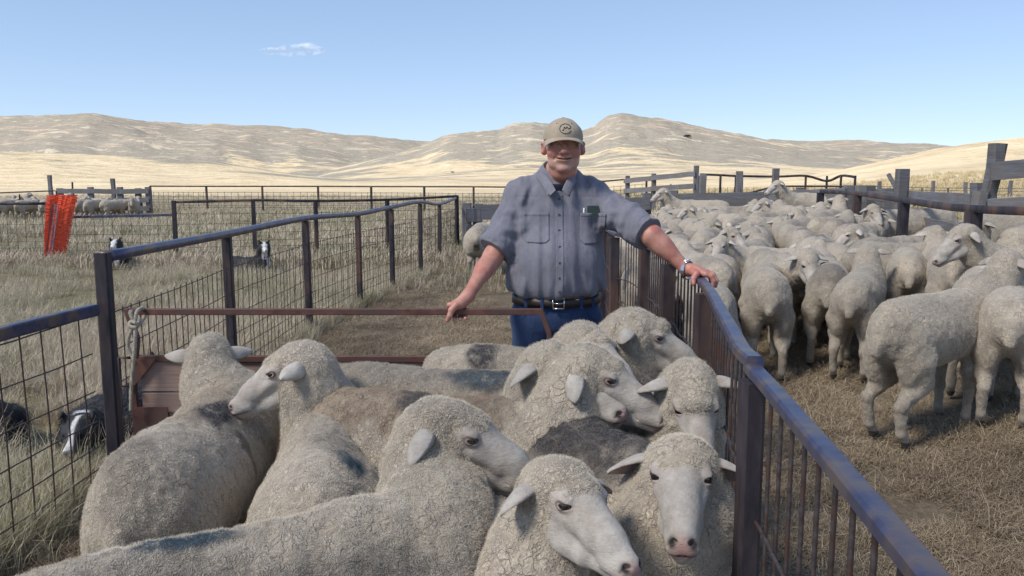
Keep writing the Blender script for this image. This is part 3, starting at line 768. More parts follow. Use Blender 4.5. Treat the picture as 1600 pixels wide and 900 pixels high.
# right hand side: the rail the man leans on
RR = [(1530, 1000), (1443, 893), (1362, 795), (1283, 700), (1204, 607), (1166, 562), (1132, 500), (1095, 440), (1040, 402), (1003, 380), (975, 369), (955, 363)]
RT = 1.125
rp = np.array([G(a, b, RT) for a, b in RR]); rp = np.concatenate([rp, [[.98, 9.4, RT-.02], [1.15, 12.5, RT], [1.5, 16.6, RT]]])
RF = arc(rp, 5)
def rail_at(y): return float(np.interp(y, RF[:, 1], RF[:, 0]))
rt = empty('stock_fence', (rail_at(1.85), 1.85, 0), 0, 'steel fence with bent flat top rail under the man\'s hand, flock beyond it', 'fence')
o0 = np.array([rail_at(1.85), 1.85, 0])
k = np.argmin(np.abs(RF[:, 1]-1.86)); a, b_ = RF[:k+1], RF[k:]
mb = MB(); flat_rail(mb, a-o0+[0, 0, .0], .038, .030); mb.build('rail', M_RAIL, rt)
bb = b_.copy(); bb[0] = bb[0]+[0, -.03, .012]; bb[1] = bb[1]+[0, 0, .006]
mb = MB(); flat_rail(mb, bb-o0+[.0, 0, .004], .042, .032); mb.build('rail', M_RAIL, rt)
RPOST = [.42, 1.83, 3.28, 4.45, 5.45, 6.5, 7.6, 9.0, 10.6, 12.4, 14.4, 16.5]
for i, y in enumerate(RPOST):
    mb = MB(); x = rail_at(y); mb.beam(np.array([x, y, -.2])-o0, np.array([x-.004, y, RT-.025])-o0, .052 if i < 2 else .078, .06, up=(0, 1, 0), bevel=.009); mb.build('post', M_STEEL, rt)
rg = np.random.RandomState(8)
for y0, y1 in zip(RPOST[:-1], RPOST[1:]):
    n = max(3, int((y1-y0)/.098)); near = y0 < 5
    mbs = MB()
    for i in range(n):
        y = y0+.05+(y1-y0-.08)*(i+.3)/n; x = rail_at(y)+.018; bend = (.05 if (y0 < 1 and i % 6 == 2) else .006)
        zs = [.03, .30, .48, .62, .80, RT-.03]; j = rg.randn(6)*.004; j[2:4] += bend*(-1 if i % 2 else 1)*.8
        mb = MB() if near else mbs
        mb.tube([np.array([x+.3*j[q], y+j[q], zs[q]])-o0 for q in range(6)], .0048 if near else .0042, 6, False)
        if near: mb.build('wire_rod', M_WIRE, rt, True)
    for z in (.10, .24, .40, .58, .78):
        yy = np.linspace(y0+.03, y1-.03, 14 if near else 5); q = np.stack([[rail_at(v)+.010 for v in yy], yy, z+.010*np.sin(yy*5+z*20)+rg.randn(len(yy))*.006], 1)
        mb = MB() if near else mbs
        mb.tube(q-o0, .0045, 6, False)
        if near: mb.build('wire', M_WIRE, rt, True)
    if not near: mbs.build('wire_mesh', M_WIRE, rt, True, kind='stuff')
# ------------------------------------------------------------------ the gate the man holds
GY = 3.50; ga = W(203, 487, GY); gb = W(846, 489, GY)
rt = empty('panel_gate', (ga[0], GY, 0), 0, 'rusty red gate with a weathered plank panel below its top bar, across the alley', 'gate')
gw = gb[0]-ga[0]; zt = ga[2]; zl = W(400, 560, GY)[2]
def gp(n_, parts, m=M_RUST):
    mb = MB()
    for p in parts: mb.beam(*p)
    mb.build(n_, m, rt)
gp('top_bar', [((-.01, 0, zt), (gw, 0, zt), .022, .028, (0, 0, 1))])
gp('end_bar', [((gw-.004, -.002, zt+.01), (gw+.035, -.004, zt-.10), .022, .022, (0, 1, 0)), ((gw+.035, -.004, zt-.10), (gw+.035, -.004, .10), .022, .022, (0, 1, 0))])
gp('hinge_bar', [((-.012, -.003, zt+.012), (.025, -.003, zt-.12), .024, .024, (0, 1, 0)), ((.025, -.003, zt-.12), (-.004, -.003, zl-.16), .022, .024, (0, 1, 0)), ((-.004, -.003, zl-.16), (.015, -.003, .08), .03, .024, (0, 1, 0))])
gp('lower_bar', [((.0, 0, zl), (gw+.02, 0, zl-.004), .022, .028, (0, 0, 1))])
gp('bottom_bar', [((.0, 0, .10), (gw+.03, 0, .10), .022, .03, (0, 0, 1))])
mb = MB(); c = np.array([.075, -.016, 0])
mb.add([(.0, -.018, zl), (.11, -.018, zl), (.0, -.018, zl-.13), (.0, -.012, zl), (.11, -.012, zl), (.0, -.012, zl-.13)], [(0, 2, 1), (3, 4, 5), (0, 1, 4, 3), (1, 2, 5, 4), (2, 0, 3, 5)]); mb.build('gusset_plate', M_RUST, rt)
mb = MB(); mb.box((.075, -.016, (zl-.22+.1)/2), (.15, .006, zl-.22-.1)); mb.build('corner_plate', M_RUST, rt)
zz = [zl-.016, zl-.155, zl-.262, zl-.40, zl-.56, .11]
for i in range(5):
    mb = MB(); mb.beam((.03, .012, (zz[i]+zz[i+1])/2), (gw+.02, .012, (zz[i]+zz[i+1])/2+.001), .020, zz[i]-zz[i+1]-.007, (0, 0, 1), .0008, 10, i, bevel=.002); mb.build('plank', M_PLY, rt)
# latch loop and rope
mb = MB(); x0 = W(186, 560, GY-.03)[0]-ga[0]
mb.tube([(x0+.05, -.03, zl+.01), (x0, -.03, zl+.01), (x0, -.03, zl-.12), (x0+.05, -.03, zl-.12)], .007, 8); mb.build('latch_loop', M_STEEL, rt, True)
M_ROPE = simple_mat('old_rope', (.30, .26, .20), (.48, .43, .35), .9, 90, .8, .003)
rr = empty('rope', W(214, 490, GY-.03), 0, 'frayed pale rope knotted round the top bar at the left end of the red gate', 'rope')
def strand_rope(name, pts, r, tw=70):
    pts = arc(pts, 14); mb = MB(); L = np.concatenate([[0], np.cumsum(np.linalg.norm(np.diff(pts, axis=0), axis=1))])
    t = np.gradient(pts, axis=0); t /= np.linalg.norm(t, axis=1)[:, None]
    u = np.cross(t, (0, 1, 0)); u /= np.linalg.norm(u, axis=1)[:, None]+1e-9; v = np.cross(t, u)
    for k in range(3):
        a = L*tw*4+k*2.094; mb.tube(pts+r*.5*(np.cos(a)[:, None]*u+np.sin(a)[:, None]*v), r*.62, 6)
    mb.build(name, M_ROPE, rr, True)
strand_rope('knot', [(-.012, .02, -.012), (-.014, -.03, .012), (.004, -.036, -.03), (.016, -.03, .014), (.018, .02, .02), (.022, .03, -.01), (.012, -.03, -.052), (-.018, -.034, -.05), (-.02, -.02, -.034), (.01, -.046, -.03), (.02, -.036, -.05)], .0085)
strand_rope('cord', [(.004, -.03, -.05), (.002, -.035, -.10), (-.008, -.035, -.18), (-.022, -.035, -.27), (-.034, -.032, -.36), (-.04, -.03, -.43)], .0085)
strand_rope('cord', [(-.004, -.03, -.05), (-.026, -.028, -.09), (-.038, -.024, -.14), (-.02, -.024, -.19)], .0075)
# ------------------------------------------------------------------ steel pens behind on the left
def w2(px, d): return (W(px, 300, d)[0], d)
steel_fence('stock_fence', 'plain steel and mesh fence crossing the pasture behind the two far dogs', [(*w2(270, 15.2), 1.17, 1.14), (*w2(395, 15.4), 1.15, 1.17), (*w2(492, 15.7), 1.15, 1.15), (*w2(605, 16.6), 1.15, 1.15), (*w2(714, 17.7), 1.22, 1.2)], 1.15, .95, .15, .075, seed=20, rw=.045, rh=.05, wr=.0038)
g2 = steel_fence('stock_fence', 'low steel and mesh fence at the far left, orange netting on its end post', [(*w2(-420, 14.6), 1.13, 1.12), (*w2(-170, 14.8), 1.13, 1.12), (*w2(73, 15.0), 1.13, 1.12)], 1.12, .92, .15, .075, seed=24, rw=.045, rh=.05, wr=.0038)
rt = empty('stock_fence', (*w2(74, 15.05), 0), 0, 'lower steel bay of wire mesh just right of the orange netting', 'fence')
L = w2(270, 15.2)[0]-w2(74, 15.05)[0]
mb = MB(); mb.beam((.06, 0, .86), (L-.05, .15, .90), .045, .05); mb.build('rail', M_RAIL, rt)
mb = MB(); mesh_wires(mb, (.05, 0, 0), (L-.05, .15, 0), .03, .86, [.1, .24, .38, .54, .70], .16, .0038, 5); mb.build('wire_mesh', M_WIRE, rt, True, kind='stuff')
steel_fence('stock_fence', 'long rusty pipe and mesh fence along the far edge of the pasture', [(*w2(p, d), 1.22, 1.22) for p, d in ((235, 41), (323, 40), (410, 40), (497, 40), (580, 39), (663, 38), (740, 37.5), (830, 37.5), (930, 38), (1010, 38))], 1.22, .95, .30, .09, seed=30, rw=.05, rh=.07, wr=.009)
for p in (361, 506, 565, 703):
    x, y = w2(p, 37.0)
rt = empty('stock_fence', (*w2(-120, 31), 0), 0, 'thin pipe rail at the far left behind the distant sheep', 'fence'); o = np.array([*w2(-120, 31), 0])
mb = MB(); q = [np.array([*w2(p, 31), z])-o for p, z in ((-120, .98), (0, 1.05), (84, 1.13), (88, 1.12), (89, .6))]; mb.tube(q, .03, 6); mb.build('rail', M_STEEL, rt, True)
for p in (-120, 30):
    mb = MB(); c = np.array([*w2(p, 31), 0])-o; mb.tube([c+[0, 0, -.1], c+[0, 0, 1.0]], .03, 6); mb.build('post', M_STEEL, rt)
# grey board fence behind far sheep on the left
def board_fence(name, label, posts, boards, bw=.15, pw=.12, group=None, cat='fence', seed=0, mat=None, side=-1, pd=None):
    """posts: (x,y,top,lean); boards: list of z heights per bay (i, z0, z1, width)"""
    root = empty(name, (posts[0][0], posts[0][1], 0), 0, label, cat, group); o = np.array([posts[0][0], posts[0][1], 0.])
    mat = mat or M_WOOD
    for i, p in enumerate(posts):
        g = gz(p[0], p[1]); ln = p[3] if len(p) > 3 else 0; mb = MB()
        mb.beam(np.array([p[0], p[1], g-.2])-o, np.array([p[0]+ln, p[1], g+p[2]])-o, pw, pd or pw*.8, up=(0, 1, 0), jitter=.006, seg=5, seed=seed+i); mb.build('post', mat, root)
    for j, (i, k, z0, z1, wd) in enumerate(boards):
        a, b = posts[i], posts[k]; d = nrm(np.array([b[0]-a[0], b[1]-a[1], 0])); s = np.array([d[1], -d[0], 0])*(pw*.5+.022)*1
        if s[1]*1 > 0: s = -s
        mb = MB(); mb.beam(np.array([a[0], a[1], gz(a[0], a[1])+z0])-o+s-d*.08, np.array([b[0], b[1], gz(b[0], b[1])+z1])-o+s+d*.06, .035, wd, jitter=.003, seg=6, seed=seed+50+j, bevel=.004)
        mb.build('board', mat, root)
    return root
pp = [(*w2(p, 33.5), t) for p, t in ((94, 1.2), (142, 1.25), (188, 1.25), (216, 1.2), (232, 1.25))]
board_fence('board_fence', 'short grey board fence behind the far left flock', pp, [(0, 1, 1.08, 1.08, .2), (1, 2, 1.08, 1.06, .2), (2, 4, 1.06, 1.08, .2), (2, 4, .70, .72, .2), (0, 2, .68, .68, .2), (2, 4, .35, .36, .2)], pw=.22, seed=3)
for (p, d, t, ln, lb) in ((80, 36, 1.75, .0, 'weathered wooden post rising behind the left end of the grey board fence'), (114, 35, 1.45, 0, 'thin dark steel post standing above the grey board fence'), (176, 35, 1.6, .05, 'split wooden post standing above the middle of the grey board fence')):
    x, y = w2(p, d); mb = MB(); mb.beam((0, 0, -.2), (ln, 0, t), .16 if p != 114 else .06, .14 if p != 114 else .06, up=(0, 1, 0), jitter=.012, seg=5, seed=p); mb.build('fence_post', M_WOOD if p != 114 else M_STEEL, None, loc=(x, y, 0), label=lb, cat='post')
# grey boards closing the alley behind the man
pp = [(-.98, 17.4, 1.06), (-.75, 17.5, 1.04), (1.0, 18.0, 1.05), (2.4, 18.2, 1.05), (3.05, 18.2, 1.12), (3.45, 18.1, 1.12)]
board_fence('board_fence', 'low wall of wide grey boards closing the alley behind the man', pp, [(1, 2, .86, .86, .32), (1, 2, .20, .2, .16), (2, 3, .86, .86, .3), (3, 4, .9, .9, .3), (0, 1, .8, .8, .30), (0, 1, .45, .45, .30)], pw=.20, seed=12)
# far end of the flock's pen: wide grey boards
pe = [(3.45, 17.2, 1.16), (5.4, 17.0, 1.0), (5.95, 16.6, 1.0), (6.35, 15.2, 1.02), (6.2, 14.0, 1.04), (6.0, 12.9, 1.02)]
board_fence('board_fence', 'grey plank wall closing the far end of the crowded pen', pe, [(0, 1, .93, .80, .32), (0, 1, .52, .42, .28), (1, 2, .80, .80, .3), (2, 3, .82, .84, .26), (3, 4, .84, .84, .26), (4, 5, .84, .84, .26), (3, 4, .45, .45, .2), (4, 5, .45, .45, .2)], pw=.17, seed=17)
# two rail board fence further back, with end post
pp = [(*w2(980, 30), 1.45), (*w2(1021, 29), 1.45), (*w2(1087, 27), 1.60)]
board_fence('board_fence', 'two rail grey board fence just right of the man, beyond the pen wall', pp, [(0, 1, 1.25, 1.28, .17), (1, 2, 1.28, 1.33, .17), (0, 1, .88, .90, .17), (1, 2, .90, .93, .17)], pw=.16, seed=21)
mb = MB(); a = W(1037, 303, 28.6); b = W(1049, 288, 28.6); mb.beam(a-a, b-a, .06, .06, jitter=.004, seg=3); mb.build('wooden_stake', M_WOOD, None, loc=a, label='short dark stake leaning against the two rail board fence', cat='stake')
# pipe pen beyond with a sagging top rail
pp = [(1093, 22), (1097, 22), (1125, 22), (1149, 22.), (1212, 22), (1258, 22), (1291, 22), (1313, 21), (1335, 20)]
rt = empty('stock_fence', (*w2(1093, 22), 0), 0, 'rusty pipe pen with a sagging top rail behind the crowded pen', 'fence'); o = np.array([*w2(1093, 22), 0])
P = [np.array([*w2(p, d), 0])-o for p, d in pp]
for p in P:
    mb = MB(); mb.tube([p+[0, 0, -.1], p+[0, 0, 1.66]], .032, 6); mb.build('post', M_STEEL, rt)
mb = MB(); tz = [1.70, 1.70, 1.68, 1.66, 1.64, 1.66, 1.52, 1.66, 1.62]
q = arc([p+[0, 0, z] for p, z in zip(P, tz)], 4); mb.tube(q, .035, 6); mb.build('rail', M_STEEL, rt, True)
mb = MB(); mb.tube([p+[0, 0, 1.38 if i > 3 else 1.1] for i, p in enumerate(P)], .028, 6); mb.build('rail', M_STEEL, rt, True)
mb = MB(); mesh_wires(mb, P[0], P[-1], .2, 1.36, [.4, .6, .8, 1.0, 1.2], .17, .006, 3); mb.build('wire_mesh', M_WIRE, rt, True, kind='stuff')
for (p, d, t) in ((1097, 21.6, 1.72), (1154, 21.5, 1.78), (1211, 21.3, 1.85)):
    x, y = w2(p, d); g = gz(x, y); mb = MB(); mb.beam((0, 0, -.2), (.01, 0, t-g+.0), .17, .15, up=(0, 1, 0), jitter=.008, seg=5, seed=p); mb.build('fence_post', M_WOOD, None, loc=(x, y, g), label={1097: 'leftmost of the three wooden posts in the rusty pipe pen', 1154: 'middle one of the three wooden posts in the rusty pipe pen', 1211: 'tallest of the three wooden posts in the rusty pipe pen, at its right'}[p], cat='post')
# pipe fence down the right of the pen
RP = [(6.0, 2.6, 1.12), (4.75, 3.9, 1.12), (4.12, 5.2, 1.12), (3.80, 6.6, 1.12), (4.62, 9.5, 1.045), (5.15, 12.0, 1.03), (5.45, 14.2, 1.0)]
steel_fence('pipe_fence', 'dark pipe fence down the right side of the crowded pen', [(x, y, h_-.02, h_) for x, y, h_ in RP], 1.04, .9, .2, .11, seed=40, rw=.05, rh=.065, wires=False)
# grey rail fence behind it with the tall leaning corner post
x5, y5 = w2(1545, 8.6)
rt = empty('fence_post', (x5, y5, gz(x5, y5)), 0, 'tall leaning twin corner posts of weathered wood at the right edge', 'post')
mb = MB(); mb.beam((-.06, 0, -.2), (.05, 0, 1.62), .13, .13, up=(0, 1, 0), jitter=.012, seg=7, seed=2); mb.build('post', M_WOOD, rt)
mb = MB(); mb.beam((-.16, -.03, -.2), (-.10, -.02, 1.12), .10, .13, up=(0, 1, 0), jitter=.010, seg=6, seed=5); mb.build('post', M_WOOD, rt)
pb = [(x5+.02, y5-.10, .2), (x5+2.3, y5-1.0, 1.5)]
board_fence('board_fence', 'weathered grey boards nailed to the leaning corner post at the right edge', pb, [(0, 1, 1.33, 1.36, .19), (0, 1, .92, .92, .24)], pw=.1, seed=31)
pb = [(*w2(1345, 13.0), 1.1), (*w2(1408, 11.2), 1.36), (*w2(1531, 8.9), 1.20)]
board_fence('board_fence', 'three rail grey board fence behind the right side of the crowded pen', pb, [(0, 1, .93, .96, .15), (1, 2, .98, .98, .17), (0, 1, .62, .62, .15), (1, 2, .66, .60, .17), (1, 2, .34, .28, .17)], pw=.16, seed=35)
# wire fence on the right hill
ph = [(1351, 41, .75), (1373, 41, 1.05), (1402, 41, .75), (1440, 42, .8), (1457, 42, 1.15), (1481, 42, .8), (1508, 42, 1.1), (1526, 42, .8), (1578, 42, 1.2), (1640, 42, 1.1)]
P = []
for i, (p, d, t) in enumerate(ph):
    x, y = w2(p, d); g = float(land_z(np.array([x]), np.array([y]))[0]); P.append(np.array([x, y, g]))
rt = empty('wire_fence', P[0], 0, 'wire fence on uneven wooden posts along the foot of the right hill', 'fence')
for i, p in enumerate(P):
    w_ = .16 if ph[i][2] > 1 else .07; mb = MB(); mb.beam(p-P[0]+[0, 0, -.3], p-P[0]+[.02, 0, ph[i][2]], w_, w_, up=(0, 1, 0), jitter=.012, seg=4, seed=i); mb.build('post', M_WOOD, rt)
for z in (.25, .45, .65, .78):
    mb = MB(); mb.tube([p-P[0]+[0, 0, z] for p in P], .012, 4); mb.build('wire', M_WIRE, rt)
a = W(1389, 272, 17); b = W(1401, 298, 16.8)
mb = MB(); mb.beam(a-b, (0, 0, 0), .07, .06, jitter=.006, seg=4); mb.build('wooden_stake', M_WOOD, None, loc=b, label='crooked dark stick slanting above the right board fence', cat='stake')
# far sagebrush wire fence posts on the plain and the lone juniper on the hill
# ------------------------------------------------------------------ orange plastic netting
def netting():
    m, nt, b, out = mat_new('orange_plastic'); b.inputs['Base Color'].default_value = (.80, .085, .028, 1); b.inputs['Roughness'].default_value = .45
    x, y = w2(92, 14.85); rt = empty('snow_fence_roll', (x, y, 0), 0, 'folded orange plastic netting leaning on the steel post at the far left', 'netting')
    mb = MB(); rg = np.random.RandomState(3); H = 1.24
    def P(s, t, k):  # s across 0..1, t up
        w0 = (.34+.12*t)-.10*t*0
        lean = .28*t-.14
        return np.array([lean+(s-.5)*w0*(1.0+.22*t), -.10-.05*math.sin(s*9+k)-k*.02+.03*math.sin(t*5+k), .02+H*t+.035*math.sin(s*4+k*2)])
    for k in range(4):
        for i in range(34):
            t = (i+.5)/34+rg.randn()*.002; pts = [P(s, min(t, 1), k)+[0, rg.randn()*.006, rg.randn()*.004] for s in np.linspace(.0+k*.02, 1-.03*k, 8)]
            mb.beam(pts[0], pts[1], .004, .026); 
            for a, b_ in zip(pts[1:-1], pts[2:]): mb.beam(a, b_, .004, .026)
    mb.build('net', m, rt, False, kind='stuff')
    m2 = simple_mat('steel_stay', (.10, .10, .13), (.3, .3, .33), .4, 30, .1, .001, .6)
    for k, dx in enumerate((-.055, .0, .05)):
        mb = MB(); a = P(.46, 0, 3)+[dx-.0, -.06, 0]; b_ = P(.46, .86, 3)+[dx-.02, -.07, 0]; mb.beam(a, b_, .022, .012, up=(0, 1, 0)); mb.build('stay', m2 if k != 0 else M_STEEL, rt)
netting()
# ------------------------------------------------------------------ the sheep in the gathering pen, one by one
Q = 1.0            # voxel factor for drafts
def face_dir(poll, nose, up=(0, 0, 1)):
    v = nrm(np.asarray(nose)-np.asarray(poll)); l = nrm(np.cross(up, v)); a = R_(16.5); u = np.cross(v, l)
    return v*math.cos(a)+u*math.sin(a), l
def ewe(label, c, yaw, poll, nose, scale=1.16, tilt=0, h=.0070, hh=.0032, fuzz=0, group=None, z=None, **kw):
    yaw = R_(yaw); loc = (c[0], c[1], gz(*c) if z is None else z)
    pw = W(*poll) if len(poll) == 3 and poll[0] > 30 else np.array(poll); nw = W(*nose) if nose[0] > 30 else np.array(nose)
    f, l = face_dir(pw, nw); u = np.cross(f, l)
    u = u*math.cos(R_(tilt))+l*math.sin(R_(tilt))
    hp = to_local(pw, loc, yaw, scale)
    return build_sheep('sheep', loc, yaw, scale, label, 'sheep', group, fuzz=fuzz, head=tuple(hp), hf=tuple(dir_local(f, yaw)), hu=tuple(dir_local(u, yaw)), h=h*Q, hh=hh*Q, **kw)
GP = 'sheep crowded in the gathering pen'
ewe('sheep seen from behind, left by the red gate, dark smudge on its withers', (-1.12, 2.72), 88, (327, 562, 3.22), (335, 566, 3.54), scale=1.06, fat=.97, group=GP, fuzz=154000, seed=1, ear=(.10, .10), headwool=1.12, h=.0068, neckr=1.05,
    stain=[((.04, -.07, .70), (.10, .08, .08), 1.), ((.02, -.17, .60), (.03, .05, .16), .6)], grime=[((-.38, .02, .64), (.14, .09, .16), .45)], rust=[((.1, 0, .74), (.3, .1, .08), .45)])
ewe('sheep facing left in profile with raised head, blue green paint on its shoulder', (-.62, 2.54), 98, (474, 575, 2.88), (378, 630, 2.84), scale=1.08, fat=.98, z=-.04, group=GP, fuzz=154000, seed=2, ear=(.20, .45), h=.0068, hh=.0024,
    paint=[((-.17, -.09, .68), (.075, .06, .06), 1.)], stain=[((-.10, -.06, .70), (.16, .10, .07), .3)], grime=[((.1, 0, .74), (.3, .1, .08), .3)], neckr=1.08)
ewe('largest sheep in right profile, its long back crossing the bottom left', (-.56, 1.64), 30, (684, 678, 2.10), (800, 732, 2.05), scale=1.13, group=GP, fuzz=266000, seed=3, ear=(.62, -.30), h=.0075, hh=.0024,
    paint=[((-.12, .0, .725), (.11, .035, .05), 1.)], stain=[((.20, -.12, .64), (.13, .05, .05), .45)], grime=[((-.1, -.1, .6), (.3, .2, .15), .3)], neckr=.98)
ewe('front sheep turning its face to the lower right, beside the frontal one', (-.10, 2.12), -70, (868, 776, 1.78), (955, 856, 1.62), scale=1.02, group=GP, fuzz=182000, seed=4, ear=(.40, -.05), h=.0062, hh=.0024, tilt=4,
    paint=[((-.18, -.12, .70), (.12, .10, .06), .9)], grime=[((.0, .0, .72), (.3, .2, .1), .25)], neckr=.88, fat=.92)
ewe('sheep staring straight at the viewer beside the steel post, ears spread wide', (.25, 2.38), -66, (1062, 740, 1.98), (1066, 838, 1.72), scale=1.14, group=GP, fuzz=168000, seed=5, ear=(.32, -.02), h=.0064, hh=.0024, headwool=.98,
    stain=[((-.12, -.03, .72), (.42, .22, .14), .95)], grime=[((-.1, 0, .7), (.5, .3, .2), .7)])
ewe('white faced sheep looking down, wool over its forehead, behind the staring one', (.50, 3.02), -80, (1078, 610, 2.50), (1090, 683, 2.38), scale=1.06, group=GP, fuzz=84000, seed=6, ear=(.05, .05), hh=.0024, tilt=-3, headwool=1.15)
ewe('pale faced sheep in right profile in the middle of the pen, ear hanging forward', (-.24, 2.70), -17, (908, 586, 2.58), (1012, 642, 2.50), scale=1.13, group=GP, fuzz=125000, seed=7, ear=(.85, .15), hh=.0022, h=.0068,
    rust=[((-.15, 0, .70), (.45, .22, .12), .8)], stain=[((-.05, -.04, .73), (.10, .08, .06), .85)], grime=[((.1, 0, .7), (.2, .2, .2), .5)], neckr=1.1)
ewe('sheep with its face hidden behind the pale profile, dark green paint on its back', (-.30, 3.05), -16, (858, 582, 2.66), (940, 630, 2.52), scale=1.15, group=GP, fuzz=112000, seed=8, ear=(.45, -.35), h=.0075,
    paint=[((.18, -.05, .72), (.15, .06, .07), .8)], stain=[((.20, -.05, .72), (.16, .07, .07), .95)], grime=[((-.1, 0, .7), (.4, .3, .2), .35)])
ewe('sheep peering over the others in front of the jeans, dark smudge on its back', (.14, 3.27), -12, (905, 548, 2.84), (965, 590, 2.66), scale=1.16, z=.02, group=GP, fuzz=112000, seed=9, ear=(.55, -.1), h=.0075, headwool=1.1,
    stain=[((-.22, -.07, .70), (.06, .10, .12), 1.)], grime=[((.1, 0, .7), (.4, .3, .2), .25)])
ewe('curly sheep in right profile beside the fence with half shut eye, closest to the belt', (.28, 3.42), -30, (985, 525, 3.0), (1062, 560, 2.96), scale=1.08, group=GP, fuzz=112000, seed=10, ear=(.25, -.35), h=.0075, hh=.0024, neckr=1.15, headwool=1.1,
    grime=[((.55, 0, .85), (.3, .3, .3), .35)], rust=[((.6, 0, .9), (.2, .2, .2), .3)])
# ------------------------------------------------------------------ the man at the gate
def skin_material():
    m, nt, b, out = mat_new('sunburnt_skin'); N = NT(nt)
    co = N.n('TexCoord').outputs['Object']
    n1 = N.noise(co, 30, 4, .6).outputs[0]; n2 = N.noise(co, 220, 3, .6).outputs[0]
    c = N.ramp(n1, [(.3, (.48, .25, .18)), (.7, (.62, .37, .28))])
    c = N.mix(N.attr('red'), c, (.42, .115, .085)); c = N.mix(N.attr('pale'), c, (.56, .40, .32))
    c = N.mix(N.attr('lip'), c, (.36, .12, .10)); c = N.mix(N.attr('dark'), c, (.06, .025, .02)); c = N.mix(N.attr('grey'), c, (.42, .36, .33))
    c = N.mix(N.attr('nail'), c, (.60, .36, .29))
    N.l(c, b.inputs['Base Color']); b.inputs['Roughness'].default_value = .5
    b.inputs['Subsurface Weight'].default_value = .10; b.inputs['Subsurface Radius'].default_value = (.02, .008, .004); b.inputs['Subsurface Scale'].default_value = .4
    N.l(N.bump(N.math('ADD', n2, N.math('MULTIPLY', n1, 1.5)), .35, .002), b.inputs['Normal']); return m
def cloth_mat(name, a, b_, weave=900, rough=.85, c=None, bump=.3, wr=.0):
    m, nt, b, out = mat_new(name); N = NT(nt); co = N.n('TexCoord').outputs['Object']
    n1 = N.noise(co, 7, 5, .6).outputs[0]; n2 = N.noise(N.coord('Object', (1, 1, .35)), 60, 4, .7).outputs[0]; n3 = N.noise(co, weave, 2, .5).outputs[0]
    col = N.ramp(n1, [(.3, a), (.7, b_)]); col = N.mix(N.ramp(n2, [(.35, .35), (.6, 0.)]), col, tuple(x*.72 for x in a))
    if c: col = N.mix(N.attr('worn'), col, c)
    N.l(col, b.inputs['Base Color']); b.inputs['Roughness'].default_value = rough; b.inputs['Specular IOR Level'].default_value = .2
    b.inputs['Sheen Weight'].default_value = .12
    w1 = N.noise(N.coord('Object', (1, 1, .45)), 22, 4, .55, .8).outputs[0]
    w2_ = N.noise(N.coord('Object', (1, .6, .16)), 30, 3, .5).outputs[0]; w1 = N.math('MULTIPLY_ADD', w2_, .9, c=w1)
    h = N.math('ADD', N.math('MULTIPLY', n3, .25), N.math('ADD', N.math('MULTIPLY', w1, wr), N.math('MULTIPLY', n2, .6)))
    N.l(N.bump(h, bump, .004), b.inputs['Normal']); return m
M_SKIN = skin_material()
M_SHIRT = cloth_mat('faded_blue_grey_cotton', (.165, .162, .195), (.215, .212, .248), wr=2.2, bump=.5)
M_JEAN = cloth_mat('blue_denim', (.020, .040, .098), (.034, .062, .145), weave=500, wr=1.6, bump=.6, c=(.07, .14, .30))
M_CAP = cloth_mat('khaki_cap_cotton', (.36, .29, .215), (.44, .365, .275), weave=700, bump=.35)
M_TEE = cloth_mat('navy_undershirt', (.012, .014, .032), (.018, .02, .045))
M_BELT = simple_mat('brown_belt_leather', (.028, .018, .013), (.05, .032, .024), .5, 40, .3, .001)
M_CHROME = simple_mat('polished_metal', (.55, .55, .56), (.65, .65, .66), .22, 40, .05, .0005, 1.0)
M_BLACK = simple_mat('black_thread', (.012, .012, .014), (.02, .02, .022), .7, 60)
M_BUTTON = simple_mat('dark_shirt_button', (.05, .05, .075), (.07, .07, .10), .4, 60)
M_HAIR = simple_mat('grey_hair', (.35, .32, .29), (.5, .47, .44), .8, 300, .6, .002, stretch=(1, 1, .2))
M_BOOT = simple_mat('dusty_boot_leather', (.05, .035, .025), (.12, .09, .065), .7, 20)
M_CASE = simple_mat('dark_green_case', (.015, .028, .024), (.03, .05, .04), .45, 40)
M_PEN = simple_mat('white_pen_plastic', (.7, .7, .72), (.75, .75, .76), .35, 40)
MX, MY = .215, 3.86
man = empty('person', (MX, MY, 0), 0, 'heavyset older man in khaki cap, blue grey shirt and jeans leaning on gate and rail', 'person')
mo = np.array([MX, MY, 0.])
def child(name, V, F, mat, at=None): return link(name, mkmesh(name, V, F, mat, True, at), man)
